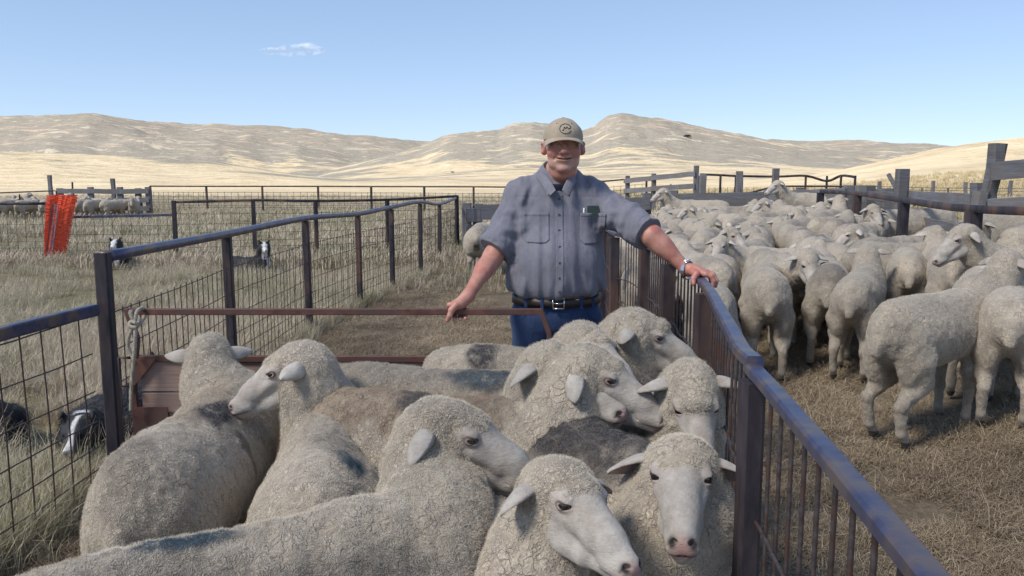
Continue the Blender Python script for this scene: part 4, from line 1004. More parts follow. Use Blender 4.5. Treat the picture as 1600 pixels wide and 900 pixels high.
# all below in the man's own frame: x to the viewer's right, y away, z up
SHl, ELl, WRl = np.array([-.168, .01, 1.468]), np.array([-.315, -.10, 1.20]), W(731, 463, 3.53)-mo      # arm to the gate
SHr, ELr, WRr = np.array([.182, .0, 1.468]), W(1018, 368, 3.62)-mo, W(1073, 421, 3.57)-mo               # arm to the fence
tl = nrm(ELl-SHl); tr = nrm(ELr-SHr); cutl = SHl+(ELl-SHl)*.86; cutr = SHr+(ELr-SHr)*.95
tl2 = nrm(tl+np.array([-.10, 0, .12])); tr2 = nrm(tr+np.array([-.12, 0, .0]))     # hems hang lower on the outside
def shirt_core(P, fo=0.0):
    d = ell(P, (0, .005, 1.35), (.235, .150, .23))
    d = smin(d, ell(P, (-.002, -.035, 1.17), (.236, .195, .20)), .06)
    d = smin(d, ell(P, (-.002, -.02, 1.07), (.236, .188, .12)), .05)
    d = smin(d, cone(P, (-.16, .015, 1.482), (.16, .015, 1.482), .078, .078), .07)
    d = smin(d, cone(P, (-.15, .02, 1.505), (0, .03, 1.595), .055, .062), .06)
    d = smin(d, cone(P, (.15, .02, 1.505), (0, .03, 1.595), .055, .062), .06)
    a = cone(P, SHl, cutl+tl*.1, .086, .076)+fo; b = cone(P, SHr, cutr+tr*.1, .087, .073)+fo
    a = np.maximum(a, ((P-cutl)@tl2).astype(np.float32)); b = np.maximum(b, ((P-cutr)@tr2).astype(np.float32))
    d = smin(d+fo, a, .045); return smin(d, b, .045)
def folds(P):
    q = P-np.array([0, 0, 1.2], np.float32)
    tor = smoothstep(.27, .22, np.abs(P[:, 0]))
    n = tor*vnoise(np.stack([q[:, 0]*30, q[:, 1]*10, q[:, 2]*2.6+2*vnoise(q, 5, 2)], 1), 1, 11)*.0070
    n += vnoise(np.stack([q[:, 0]*11, q[:, 1]*6, q[:, 2]*4.5], 1), 1, 21)*.0085
    g = smoothstep(1.24, 1.04, P[:, 2]); n += g*(.5+.5*vnoise(q, 9, 6))*np.sin(P[:, 0]*85+5*vnoise(q, 6, 5))*.0060
    s = smoothstep(1.34, 1.46, P[:, 2])*smoothstep(.05, .12, np.abs(P[:, 0])); n += s*vnoise(np.stack([q[:, 0]*40+q[:, 2]*16*np.sign(q[:, 0]), q[:, 1]*8, q[:, 2]*6], 1), 1, 31)*.0065
    for t, S in ((tl, SHl), (tr, SHr)):
        al = (P-S)@t; rr = np.linalg.norm(P-S-al[:, None]*t, axis=1); m = smoothstep(.0, .10, al)*smoothstep(.16, .11, rr)
        n += m*(vnoise(np.stack([al*24+q[:, 0]*8, q[:, 0]*9, q[:, 2]*12], 1), 1, 41)*.0105+vnoise(q, 40, 43)*.003)
    # yoke seam
    n += .0022*np.exp(-((P[:, 2]-1.485-.02*np.abs(P[:, 0]))/.0028)**2)*(P[:, 1] < .0)*(np.abs(P[:, 0]) < .2)
    return n
def shirt(P):
    d = shirt_core(P, folds(P).astype(np.float32))
    zb = 1.012+.010*np.sin(P[:, 0]*16)
    d = smax(d, (zb-P[:, 2]).astype(np.float32)*1, .03)
    d = smax(d, -cone(P, (.0, -.14, 1.67), (.004, -.170, 1.500), .062, .008), .008)
    d = smax(d, -cone(P, (.0, .0, 1.56), (.0, .0, 1.75), .060, .066), .006)
    return d
V, F = mesh_sdf(shirt, (-.48, -.42, .93), (.62, .24, 1.72), .0062)
child('shirt', V, F, M_SHIRT)
def patch(name, lo, hi, off, mat, h=.0035, par=None, extra=None):
    """piece of cloth lying on the shirt front between lo and hi (x,z)"""
    def f(P):
        d = shirt(P)-off
        b = rbox(P, ((lo[0]+hi[0])/2, -.2, (lo[1]+hi[1])/2), ((hi[0]-lo[0])/2, .2, (hi[1]-lo[1])/2), .004)
        d = smax(d, b, .002); d = np.maximum(d, -(shirt(P)+.004))
        if extra is not None: d = np.maximum(d, extra(P))
        return d
    V, F = mesh_sdf(f, (lo[0]-.01, -.30, lo[1]-.01), (hi[0]+.01, .02, hi[1]+.01), h, 6)
    return child(name, V, F, mat)
patch('placket', (-.014, .985), (.022, 1.50), .0035, M_SHIRT)
pxz = lambda px, py, d=3.70: ((px-800)/FPX*d-MX, CAMZ-(py-280)/FPX*d)
def bevelcorner(cx, zb, w):
    return lambda P: ((np.abs(P[:, 0]-cx)+(zb-P[:, 2])-(w-.016))*.7).astype(np.float32)
for (a, b_, c, d) in ((818, 332, 858, 378), (907, 333, 946, 380)):
    x0, z1 = pxz(a, b_); x1, z0 = pxz(c, d)
    patch('pocket', (x0, z0), (x1, z1), .0060, M_SHIRT, extra=bevelcorner((x0+x1)/2, z0, (x1-x0)/2))
    patch('pocket_hem', (x0, z1-.016), (x1, z1+.001), .0078, M_SHIRT)
def front_y(x, z):
    ys = np.linspace(-.32, .05, 240); P = np.stack([np.full(240, x), ys, np.full(240, z)], 1).astype(np.float32)
    d = shirt(P); k = np.argmax(d < 0); return float(ys[k])
for z in (1.478, 1.405, 1.335, 1.262, 1.19, 1.12, 1.055):
    mb = MB(); y = front_y(.004, z)-.0045
    mb.lathe([(.0001, .0), (.0058, .0), (.0064, .0015), (.0050, .0022), (.0046, .0016), (.0001, .0016)], (.004, y, z), 14, R=[[1, 0, 0], [0, 0, -1], [0, 1, 0]])
    mb.build('button', M_BUTTON, man, True)
# things in the breast pocket
x0, z1 = pxz(918, 333); y = front_y(x0+.03, z1-.02)
mb = MB(); mb.beam((x0+.034, y-.012, z1-.010), (x0+.034, y-.009, z1+.034), .066, .012, up=(0, 1, 0), bevel=.004); o = mb.build('glasses_case', M_CASE, None); o.parent = None; o.location = mo; o['label'] = 'dark green case sticking out of the breast pocket of the man'; o['category'] = 'case'
x0, z1 = pxz(912, 340); mb = MB(); mb.tube([(x0, y-.014, z1-.03), (x0+.004, y-.012, z1+.045)], [.0042, .0038], 8)
o = mb.build('pen', M_PEN, None, True); o.location = mo; o['label'] = 'white pen clipped beside the dark case in the breast pocket'; o['category'] = 'pen'
# sleeve hems
for c, t, t0_, S, r in ((cutl, tl2, tl, SHl, .089), (cutr, tr2, tr, SHr, .091)):
    f = lambda P: np.maximum(np.maximum(np.maximum(shirt(P)-.0028, -shirt(P)-.006), ((c-P)@t-.024).astype(np.float32)), (np.linalg.norm(P-c, axis=1)-.125).astype(np.float32))
    V, F = mesh_sdf(lambda P: np.maximum(f(P), ((P-c)@t-.0025).astype(np.float32)), c-.15, c+.15, .0035, 6)
    child('sleeve_hem', V, F, M_SHIRT)
# collar
def slab(name, P, th, mat, flip=False):
    m, n = P.shape[:2]
    nn = np.cross(np.gradient(P, axis=0), np.gradient(P, axis=1)); nn /= np.linalg.norm(nn, axis=2)[..., None]+1e-9
    A = P+nn*th; B = P-nn*th; R = np.concatenate([A, B[:, ::-1]], 1); V, F = grid_solid(R); k = R.shape[1]
    caps = [(e*k+a, e*k+a+1, e*k+k-2-a, e*k+k-1-a) for e in (0, m-1) for a in range(n-1)]
    return child(name, V, np.concatenate([F, np.array(caps)]), mat)
def qb(a, b, c, t): return (1-t)**2*np.array(a)+2*t*(1-t)*np.array(b)+t*t*np.array(c)
for s in (-1, 1):
    m, n = 17, 8; P = np.zeros((m, n, 3))
    for i in range(m):
        t = i/(m-1); inn = qb((.014, 1.520), (.042, 1.583), (.076, 1.606), t); ou = qb((.048, 1.488), (.070, 1.540), (.104, 1.580), t)
        for j in range(n):
            v = j/(n-1); x, z = inn*(1-v)+ou*v; x *= s
            yf = front_y(x, min(z, 1.545)) if t < .75 else 0
            yb_ = np.interp(t, [0, .3, .6, 1], [-.150, -.125, -.085, .0])
            y = min(yf if yf > -.31 and t < .45 else 0, yb_) if t < .45 else yb_
            P[i, j] = (x, y-.009-.012*math.sin(v*2.6)*(.4+.6*t), z+.010*math.sin(v*3.14)*t)
    slab('collar', P, .0020, M_SHIRT)
    # stand of the collar round the back of the neck
    p = P[1, n-2]; mb = MB(); mb.lathe([(.0001, 0), (.0042, 0), (.0042, .0018), (.0001, .0018)], p+[0, -.004, 0], 10, R=[[1, 0, 0], [0, 0, -1], [0, 1, 0]]); mb.build('button', M_BUTTON, man, True)
P = np.zeros((19, 4, 3))
for i in range(19):
    a = math.pi*(i/18)
    for j in range(4): P[i, j] = (.080*math.cos(a)*(1+.08*j), .012+.082*math.sin(a)*(1+.08*j), 1.618-.012*j-.015*abs(math.cos(a)))
slab('collar', P, .002, M_SHIRT)
f = lambda P: smax(ell(P, (0, .0, 1.53), (.085, .105, .085)), (P[:, 2]-1.548-.25*(P[:, 1]+.0)*0).astype(np.float32), .006)
V, F = mesh_sdf(f, (-.10, -.13, 1.42), (.10, .12, 1.62), .005); child('undershirt', V, F, M_TEE)
# jeans
def jeans(P):
    Pm = P.copy()
    d = ell(Pm, (0, .0, .92), (.208, .165, .15))
    for s in (-1, 1):
        d = smin(d, cone(P, (s*.105, -.005, .88), (s*.115, .0, .50), .118, .088), .045)
        d = smin(d, cone(P, (s*.115, .0, .50), (s*.118, .02, .09), .085, .082), .03)
    q = P-np.array([0, 0, .5], np.float32)
    d = d+(vnoise(np.stack([q[:, 0]*14, q[:, 1]*9, q[:, 2]*9], 1), 1, 61)*.005+vnoise(np.stack([q[:, 0]*10, q[:, 1]*9, q[:, 2]*26], 1), 1, 66)*.003).astype(np.float32)
    d = smax(d, (P[:, 2]-1.020).astype(np.float32), .01); d = smax(d, (.06-P[:, 2]).astype(np.float32), .01)
    d = smax(d, -cone(P, (0, -.30, .86), (0, -.10, .80), .010, .014), .04)
    return d
V, F = mesh_sdf(jeans, (-.26, -.24, .03), (.26, .24, 1.06), .0075)
worn = smoothstep(.1, .6, fbm(V, 5, 91, 3))*.4*(V[:, 1] < 0); child('jeans', V, F, M_JEAN, dict(worn=worn))
def onjeans(name, pts, r, mat=None):
    out = []
    for x, z in pts:
        ys = np.linspace(-.24, .05, 160); P = np.stack([np.full(160, x), ys, np.full(160, z)], 1).astype(np.float32); d = jeans(P); out.append((x, ys[np.argmax(d < 0)]-.001, z))
    mb = MB(); mb.tube(arc(out, 4), r, 5); mb.build(name, mat or M_JEAN, man, True)
onjeans('fly_seam', [(.012, 1.0), (.012, .92), (.010, .84), (.0, .80)], .0025)
onjeans('pocket_seam', [(-.20, .90), (-.165, .915), (-.14, .95), (-.13, 1.0)], .0025)
onjeans('pocket_seam', [(.20, .90), (.165, .915), (.14, .95), (.13, 1.0)], .0025)
# belt and buckle
def ring(z, rx, ry, cy, n=64, tilt=0): 
    a = np.linspace(0, 2*math.pi, n, endpoint=False); return np.stack([rx*np.cos(a), cy+ry*np.sin(a), z+tilt*np.sin(a)], 1)
n = 64; rings = [ring(.978, .211, .176, .0), ring(.978, .2155, .1805, .0), ring(1.016, .2155, .1805, -.0), ring(1.016, .211, .176, .0)]
P = np.stack(rings, 1); P = np.concatenate([P, P[:1]]); V, F = grid_solid(P); child('belt', V, F, M_BELT)
mb = MB(); bx = pxz(873, 465)[0]; yb = -.1805*math.sqrt(1-(bx/.2155)**2)-.006
for a, b_ in (((-.026, -.024), (.026, -.024)), ((.026, -.024), (.026, .024)), ((.026, .024), (-.026, .024)), ((-.026, .024), (-.026, -.024))):
    mb.tube([(bx+a[0], yb, 0.997+a[1]), (bx+b_[0], yb, 0.997+b_[1])], .0042, 8)
mb.tube([(bx-.024, yb-.001, 0.997), (bx+.026, yb-.004, 0.997)], .003, 6)
mb.build('belt_buckle', M_CHROME, man, True)
mb = MB(); xk = pxz(903, 466)[0]; yk = -.1805*math.sqrt(1-(xk/.2155)**2)-.004; mb.tube([(xk-.010, yk, 1.012), (xk+.010, yk, 1.012)], .0035, 6); mb.build('keeper', M_CHROME, man, True)
for x in (-.15, -.075, .11, .17):
    yk = -.1805*math.sqrt(1-(x/.2155)**2)-.003; mb = MB(); mb.beam((x, yk, .970), (x, yk, 1.024), .014, .005, up=(0, 1, 0)); mb.build('belt_loop', M_JEAN, man)
for s in (-1, 1):
    f = lambda P: smin(smin(cone(P, (s*.118, .03, .16), (s*.118, .03, .06), .055, .050), cone(P, (s*.120, .02, .045), (s*.132, -.15, .038), .046, .040), .03), rbox(P, (s*.125, -.05, .018), (.048, .13, .018), .012), .015)
    V, F = mesh_sdf(lambda P: smax(f(P), (.002-P[:, 2]).astype(np.float32), .003), (s*.125-.10, -.25, -.01), (s*.125+.10, .12, .24), .007); child('boot', V, F, M_BOOT)
# ---- head
HC = np.array([(879-800)/FPX*3.80-MX, -.055, 1.722])
def man_head(P):
    Q = (P-HC.astype(np.float32))*np.float32([.90, 1, 1.08]); S = Q.copy(); S[:, 0] = np.abs(S[:, 0])
    d = ell(S, (0, .022, .050), (.079, .098, .090))
    d = smin(d, ell(S, (0, -.030, -.028), (.070, .066, .092)), .03)
    d = smin(d, ell(S, (0, -.024, -.082), (.056, .060, .048)), .03)
    d = smin(d, ell(S, (0, -.072, -.112), (.026, .022, .020)), .022)
    d = smin(d, ell(S, (.040, -.062, -.030), (.027, .024, .026)), .018)
    d = smin(d, ell(S, (.036, -.042, -.084), (.019, .024, .024)), .02)            # jowl
    d = smin(d, cone(S, (0, -.085, .032), (.036, -.074, .030), .016, .014), .012)  # brow
    d = smin(d, cone(S, (0, -.092, .010), (0, -.118, -.028), .0115, .0175), .010)  # nose
    d = smin(d, sph(S, (.0175, -.103, -.033), .0108), .006)
    d = smax(d, -ell(S, (.030, -.102, .008), (.020, .020, .013)), .014)
    d = smin(d, ell(S, (.031, -.078, .007), (.0165, .0145, .0125)), .005)          # lids
    d = smax(d, -ell(S, (.031, -.0955, .0045), (.0125, .006, .0017)), .002)        # narrowed slit
    d = smax(d, -ell(S, (.008, -.112, -.0435), (.0050, .006, .0035)), .003)        # nostrils
    d = smin(d, ell(S, (0, -.082, -.062), (.034, .018, .024)), .014)               # muzzle
    zc = -.066+.22*np.clip(S[:, 0], 0, .04)**1.5*4
    lipu = np.sqrt((S[:, 2]-zc-.0055)**2+(S[:, 1]+.0985-S[:, 0]*.30)**2)-.0050; lipu = np.maximum(lipu, S[:, 0]-.026)
    lipl = np.sqrt((S[:, 2]-zc+.0070)**2+(S[:, 1]+.0970-S[:, 0]*.34)**2)-.0062; lipl = np.maximum(lipl, S[:, 0]-.023)
    d = smin(d, lipu.astype(np.float32), .006); d = smin(d, lipl.astype(np.float32), .006)
    slit = np.maximum(np.abs(S[:, 2]-zc)-.0022, S[:, 0]-.030); slit = np.maximum(slit, S[:, 1]+.078)
    d = smax(d, -slit.astype(np.float32), .003)
    d = smax(d, -cone(S, (.020, -.104, -.030), (.041, -.082, -.066), .0035, .0045), .010)   # fold beside the mouth
    d = smin(d, cone(S, (0, .030, -.07), (0, .045, -.21), .058, .068), .03)        # neck
    d = smin(d, ell(S, (0, -.022, -.135), (.046, .040, .040)), .025)               # under the chin
    ear = ell(S, (.079, .012, -.008), (.012, .021, .036), frame((.35, .94, 0)).astype(np.float32))
    ear = smax(ear, -ell(S, (.092, .003, -.006), (.008, .012, .022)), .004)
    d = smin(d, ear, .006)
    return d
V, F = mesh_sdf(lambda P: np.maximum(man_head(P), (P[:, 2]-HC[2]-.062).astype(np.float32)), HC-[.13, .15, .20], HC+[.13, .15, .16], .0026)
q = (V-HC)*[.90, 1, 1.08]; ax_ = np.abs(q[:, 0])
zc = -.066+.22*np.clip(ax_, 0, .04)**1.5*4
g = lambda c, s: np.exp(-(((ax_-c[0])/s[0])**2+((q[:, 1]-c[1])/s[1])**2+((q[:, 2]-c[2])/s[2])**2))
at = dict(red=np.clip(g((0, -.115, -.025), (.02, .03, .02))*.9+g((.045, -.075, -.03), (.028, .04, .028))*.85+g((.085, .01, -.01), (.02, .04, .04))*.8+.5*smoothstep(-.10, -.14, q[:, 2]), 0, 1),
          lip=np.clip(np.exp(-((q[:, 2]-zc)/.010)**2)*smoothstep(.030, .022, ax_)*(q[:, 1] < -.085), 0, 1)*.8,
          dark=np.clip(np.exp(-((q[:, 2]-zc)/.0020)**2)*smoothstep(.032, .026, ax_)*(q[:, 1] < -.078)+g((.008, -.112, -.0435), (.005, .008, .004))+.85*g((.031, -.093, .0045), (.012, .012, .0022)), 0, 1),
          pale=.25*g((0, -.09, -.05), (.03, .03, .014)), grey=np.clip(.14*smoothstep(-.04, -.08, q[:, 2])*smoothstep(-.135, -.10, q[:, 2])*smoothstep(.0, -.03, q[:, 1])*(1-np.exp(-((q[:, 2]-zc)/.012)**2))+.8*g((.078, -.012, .012), (.014, .020, .030)), 0, 1))
headpart = (V, F, at)
# hair at the back and sides under the cap
f = lambda P: np.maximum(smax(np.maximum(smax(ell((P-HC.astype(np.float32))*np.float32([.9, 1, 1.08]), (0, .022, .050), (.0795, .100, .092)), -1*ell(P, HC+[0, -.12, -.01], (.12, .12, .12)), .01), ell(P, HC+[0, .03, 0], (.12, .12, .12))), -(ell(P, HC+[0, -.12, -.01], (.085, .10, .10))), .01), np.maximum((HC[2]-.055-P[:, 2]), (P[:, 2]-HC[2]-.05)).astype(np.float32))
V, F = mesh_sdf(f, HC-[.12, .12, .08], HC+[.12, .15, .08], .004); child('hair', V, F, M_HAIR)
# teeth-pale line is left out: lips are closed.  torso, arms and hands as one skin
def limb(P, pts, rs, k=.02):
    d = cone(P, pts[0], pts[1], rs[0], rs[1])
    for i in range(1, len(pts)-1): d = smin(d, cone(P, pts[i], pts[i+1], rs[i], rs[i+1]), k)
    return d
parts = [headpart]
# hand on the gate bar: palm on top, thumb down the near side, fingers round the far side and under
GB = np.array([0, GY-MY, zt])            # the bar in the man's frame (runs along x)
hx = (713-800)/FPX*GY-MX
K = [np.array([hx+dx, GB[1]+.016+dy, zt+.030+dz]) for dx, dy, dz in ((-.034, -.006, -.002), (-.013, .004, .003), (.008, .004, .001), (.027, -.001, -.006))]
def fing(k, L, side=0.0):
    a = K[k]; x = a[0]
    b_ = np.array([x+side, GB[1]+.034, zt+.006]); c = np.array([x+side*1.3+.002, GB[1]+.022, zt-.026*L]); e = np.array([x+side*1.5+.004, GB[1]-.008*L, zt-.031*L])
    return [a, b_, c, e]
FG = [fing(0, 1.0, -.004), fing(1, 1.08, -.001), fing(2, 1.05, .002), fing(3, .92, .004)]
palm_c = np.array([hx+.012, GB[1]+.000, zt+.036])
def armL(P):
    d = limb(P, [SHl, ELl+[.012, .01, .01], ELl+(WRl-ELl)*.28, WRl], [.058, .043, .039, .026], .03)
    d = smin(d, cone(P, ELl+[.01, .005, 0], ELl+(WRl-ELl)*.45, .040, .033), .02)
    d = smin(d, cone(P, WRl, palm_c, .028, .027), .02)
    for k in range(4): d = smin(d, cone(P, palm_c+[(-.016+.011*k)*.6, .002, 0], K[k], .018, .0125), .010)
    for k in range(4):
        r = [.0118, .0108, .0100, .0090]; d = smin(d, limb(P, FG[k], r, .004), .004)
    th = [palm_c+[-.014, -.018, -.004], np.array([hx-.022, GB[1]-.026, zt+.012]), np.array([hx-.030, GB[1]-.030, zt-.012]), np.array([hx-.041, GB[1]-.026, zt-.034])]
    d = smin(d, limb(P, th, [.018, .0145, .0120, .0098], .005), .008)
    return d
lo = np.minimum(np.minimum(SHl, WRl), GB+[hx, 0, 0])-.09; hi = np.maximum(np.maximum(SHl, WRl), palm_c)+.09
def arm_attr(V, tips, dorsal):
    a = dict(red=.35+.35*smoothstep(-.2, .5, fbm(V, 14, 8, 3)), grey=np.zeros(len(V)))
    nail = np.zeros(len(V)); dk = np.zeros(len(V))
    for t in tips: nail = np.maximum(nail, smoothstep(.0105, .006, np.linalg.norm((V-t), axis=1)))
    a['nail'] = nail*.8; return a
V, F = mesh_sdf(armL, (-.62, -.48, .92), (-.10, .12, 1.60), .0032)
keep = ((V-cutl)@tl2 > -.05)|(np.linalg.norm(V-cutl, axis=1) < .1); fk = keep[F].all(1)
parts.append((V, F, arm_attr(V, [FG[k][3]+[0, -.010, .0] for k in range(4)], None)))
# hand on the rail
def RP_(y): return np.array([rail_at(y+MY)-MX, y, RT])
yh = WRr[1]-.06
rail_c = RP_(yh); rd = nrm(RP_(yh-.06)-RP_(yh+.06)); out_ = nrm(np.cross(rd, (0, 0, 1))); out_ = out_ if out_[0] > 0 else -out_
top = RT+.018
KR = [rail_c+rd*s+out_*(.018+e)+np.array([0, 0, .040-dz]) for s, e, dz in ((-.030, -.006, .004), (-.008, .004, .0), (.014, .006, .002), (.034, .0, .007))]
def fingR(k, L):
    a = KR[k]; b_ = a+out_*.030*L+rd*.004+np.array([0, 0, -.008]); c = b_+out_*.014*L+np.array([0, 0, -.026*L])+rd*.002; e = c-out_*.002+np.array([0, 0, -.024*L])
    return [a, b_, c, e]
FR = [fingR(0, .95), fingR(1, 1.06), fingR(2, 1.0), fingR(3, .80)]
pc = (WRr+np.mean(KR, 0))/2+np.array([0, 0, .004])
def armR(P):
    d = limb(P, [SHr, ELr, ELr+(WRr-ELr)*.30, WRr], [.058, .044, .040, .027], .03)
    d = smin(d, cone(P, ELr, ELr+(WRr-ELr)*.5, .043, .035), .02)
    d = smin(d, cone(P, WRr, pc, .029, .026), .02)
    for k in range(4): d = smin(d, cone(P, pc+rd*(-.016+.011*k), KR[k], .020, .0130), .010)
    for k in range(4): d = smin(d, limb(P, FR[k], [.0122, .0112, .0103, .0090], .004), .004)
    th = [pc+rd*.020-out_*.016+[0, 0, -.006], rail_c+rd*.036-out_*.020+[0, 0, .034], rail_c+rd*.048-out_*.033+[0, 0, .016], rail_c+rd*.060-out_*.034+[0, 0, -.006]]
    d = smin(d, limb(P, th, [.019, .0150, .0125, .0100], .005), .008)
    return d
V, F = mesh_sdf(armR, np.minimum(SHr, WRr)-[.1, .22, .16], np.maximum(SHr, KR[0])+[.13, .1, .1], .0032)
parts.append((V, F, arm_attr(V, [FR[k][3]+out_*.009 for k in range(4)], None)))
def trunk(P):
    d = ell(P, (0, .01, 1.36), (.20, .12, .22)); d = smin(d, ell(P, (0, -.02, 1.12), (.20, .15, .20)), .05)
    d = smin(d, cone(P, (-.16, .01, 1.50), (.16, .01, 1.50), .055, .055), .05); d = smin(d, cone(P, (0, .01, 1.5), (0, 0, 1.62), .06, .055), .03)
    d = smin(d, ell(P, (0, 0, .93), (.19, .14, .12)), .05)
    for s in (-1, 1): d = smin(d, limb(P, [(s*.105, 0, .88), (s*.115, 0, .50), (s*.118, .02, .09)], [.09, .06, .04], .03), .04)
    return d
V, F = mesh_sdf(trunk, (-.26, -.2, .03), (.26, .2, 1.70), .016); parts.append((V, F, {}))
V, F, A = joinm(parts)
child('body', V, F, M_SKIN, A)
# watch
def watch():
    ax = nrm(pc-WRr); c = WRr+(WRr-ELr)/np.linalg.norm(WRr-ELr)*(.004); z = nrm(np.array([0, -.35, 1.])-ax*np.dot((0, -.35, 1.), ax)); x = np.cross(ax, z)
    mb = MB()
    for i in range(22):
        a = 2*math.pi*i/22; d = math.cos(a)*z+math.sin(a)*x; t = -math.sin(a)*z+math.cos(a)*x
        R = np.stack([t, ax, d], 1); mb.box(c+d*.0415, (.0125, .016 if i not in (0, 1, 21) else .02, .003), R)
    root = empty('watch', mo+c, 0, 'silver wristwatch on the wrist of the hand resting on the rail', 'watch')
    o = mb.build('band', M_CHROME, root); 
    for v in o.data.vertices: v.co -= Vector(c)
    R = np.stack([x, np.cross(z, x), z], 1)
    mb = MB(); mb.lathe([(.0001, -.004), (.0165, -.004), (.0175, 0), (.0165, .004), (.0145, .0046)], z*.0445, 22, R); mb.build('case', M_CHROME, root, True)
    mb = MB(); mb.lathe([(.0001, .0), (.0142, .0), (.0142, .0012), (.0001, .0012)], z*.049, 22, R); mb.build('dial', M_PEN, root, True)
    mb = MB(); c0 = z*.0510
    for a, L in ((.6, .0095), (2.4, .0065)): mb.beam(c0, c0+(math.cos(a)*x+math.sin(a)*np.cross(z, x))*L, .0014, .0006, up=z)
    mb.build('watch_hand', M_BLACK, root)
watch()
# cap
capr = empty('cap', mo+HC+[0, 0, .06], 0, 'khaki baseball cap with a small black round logo, worn by the man', 'cap')
CR = np.array([.0925, .116, .092]); CCn = np.array([0, .014, .040])
def capf(P):
    Q = P-CCn.astype(np.float32); d = ell(Q, (0, 0, 0), CR); d = smin(d, ell(Q, (0, -.035, .035), (.055, .05, .045)), .02)
    a = np.arctan2(Q[:, 1], Q[:, 0]); seam = np.abs(np.sin(a*3)); d = d+(.0012*np.exp(-(seam/.05)**2)).astype(np.float32)
    d = d+(vnoise(P, 28, 4)*.0016).astype(np.float32)
    inner = ell(Q, (0, 0, -.006), CR-.008)
    d = np.maximum(d, -inner)
    cut = (-.012-.10*Q[:, 1]*0-Q[:, 2]); d = np.maximum(d, cut.astype(np.float32))
    return d
V, F = mesh_sdf(capf, CCn-[.11, .13, .03], CCn+[.11, .13, .11], .0034); V = V-[0, 0, .06]
link('crown', mkmesh('cap_crown', V, F, M_CAP), capr)
m, n = 25, 12; P = np.zeros((m, n, 3))
for i in range(m):
    u = -1+2*i/(m-1)
    for j in range(n):
        v = j/(n-1); a = u*1.22
        bx_ = CCn+np.array([CR[0]*.985*math.sin(a), -CR[1]*.985*math.cos(a), -.010])
        ext = .066*v*math.cos(a*.80)**.6
        P[i, j] = bx_+np.array([math.sin(a)*ext*.10, -ext, -.20*ext-.034*u*u*(.30+.70*v)+.006])
nn = np.cross(np.gradient(P, axis=0), np.gradient(P, axis=1)); nn /= np.linalg.norm(nn, axis=2)[..., None]+1e-9
A_, B_ = P+nn*.0017, P-nn*.0017; ring_ = np.concatenate([A_, B_[:, ::-1]], 1); V, F = grid_solid(ring_)
k = ring_.shape[1]; caps = [(e*k+j, e*k+j+1, e*k+k-2-j, e*k+k-1-j) for e in (0, m-1) for j in range(n-1)]
link('visor', mkmesh('cap_visor', V-[0, 0, .06], np.concatenate([F, np.array(caps)]), M_CAP), capr)
def on_crown(x, z, lift=.0012):
    ys = np.linspace(-.16, -.02, 220); Pq = np.stack([np.full(220, x), ys, np.full(220, z)], 1).astype(np.float32); d = capf(Pq); kk = np.argmax(d < lift); return np.array([x, ys[kk], z-.06])
lx, lz, lr = .004, .076, .0265
a = np.linspace(math.radians(18), math.radians(342), 34)
mb = MB(); mb.tube([on_crown(lx+lr*math.cos(t), lz+lr*math.sin(t)*.86) for t in a], .0017, 6)
M_pts = [(lx+lr*math.cos(a[0]), lz+lr*math.sin(a[0])*.86), (lx+.0135, lz-.0005), (lx+.0062, lz+.0095), (lx+.0005, lz+.0005), (lx-.006, lz+.009), (lx-.0095, lz-.008), (lx-.0155, lz-.0055)]
mb.tube([on_crown(x, z) for x, z in arc([(p[0], p[1], 0) for p in M_pts], 3)[:, :2]], .0017, 6); mb.build('logo', M_BLACK, capr, True)
for x in (-.034, .034):
    mb = MB(); c = on_crown(x, lz+.025, .001); mb.lathe([(.0001, 0), (.0026, 0), (.0030, .0008), (.0001, .001)], c+[0, .001, 0], 8, R=[[1, 0, 0], [0, 0, -1], [0, 1, 0]]); mb.build('eyelet', M_BLACK, capr, True)
mb = MB(); mb.lathe([(.0001, 0), (.008, 0), (.0075, .003), (.004, .0048), (.0001, .005)], (0, .012, CCn[2]+CR[2]-.061), 12); mb.build('top_button', M_CAP, capr, True)
# ------------------------------------------------------------------ crowded pen: shared poses, every sheep its own object
def proto(key, **kw):
    kw.setdefault('woolz', .06); kw.setdefault('h', .013); kw.setdefault('hh', .0065); kw.setdefault('fat', .84); kw.setdefault('vd', .84); kw.setdefault('neckr', .9)
    V, F, A, hp, HR = sheep_geom(**kw); return (mkmesh('sheep_body', V, F, M_COAT, True, A), hp, HR)
def head_at(x, y, z, yaw, pitch): 
    a, b_ = R_(yaw), R_(pitch); return dict(head=(x, y, z), hf=(math.cos(a)*math.cos(b_), math.sin(a)*math.cos(b_), -math.sin(b_)))
PR = {
    'ahead': proto('ahead', seed=21, **head_at(.64, .0, .72, 0, 26), grime=[((-.2, 0, .72), (.3, .2, .1), .3)]),
    'low': proto('low', seed=22, **head_at(.68, .05, .62, 8, 30), ear=(.5, .1), stain=[((.1, 0, .74), (.1, .1, .05), .7)]),
    'left': proto('left', seed=23, **head_at(.54, .18, .76, 75, 18), ear=(.35, .0)),
    'right': proto('right', seed=24, **head_at(.54, -.18, .75, -80, 22), ear=(.35, .0), grime=[((0, 0, .72), (.3, .2, .1), .4)]),
    'back': proto('back', seed=25, **head_at(.46, -.16, .86, -140, 15), ear=(.2, .0)),
    'up': proto('up', seed=26, **head_at(.60, .08, .84, 25, 12), ear=(.15, .0)),
}
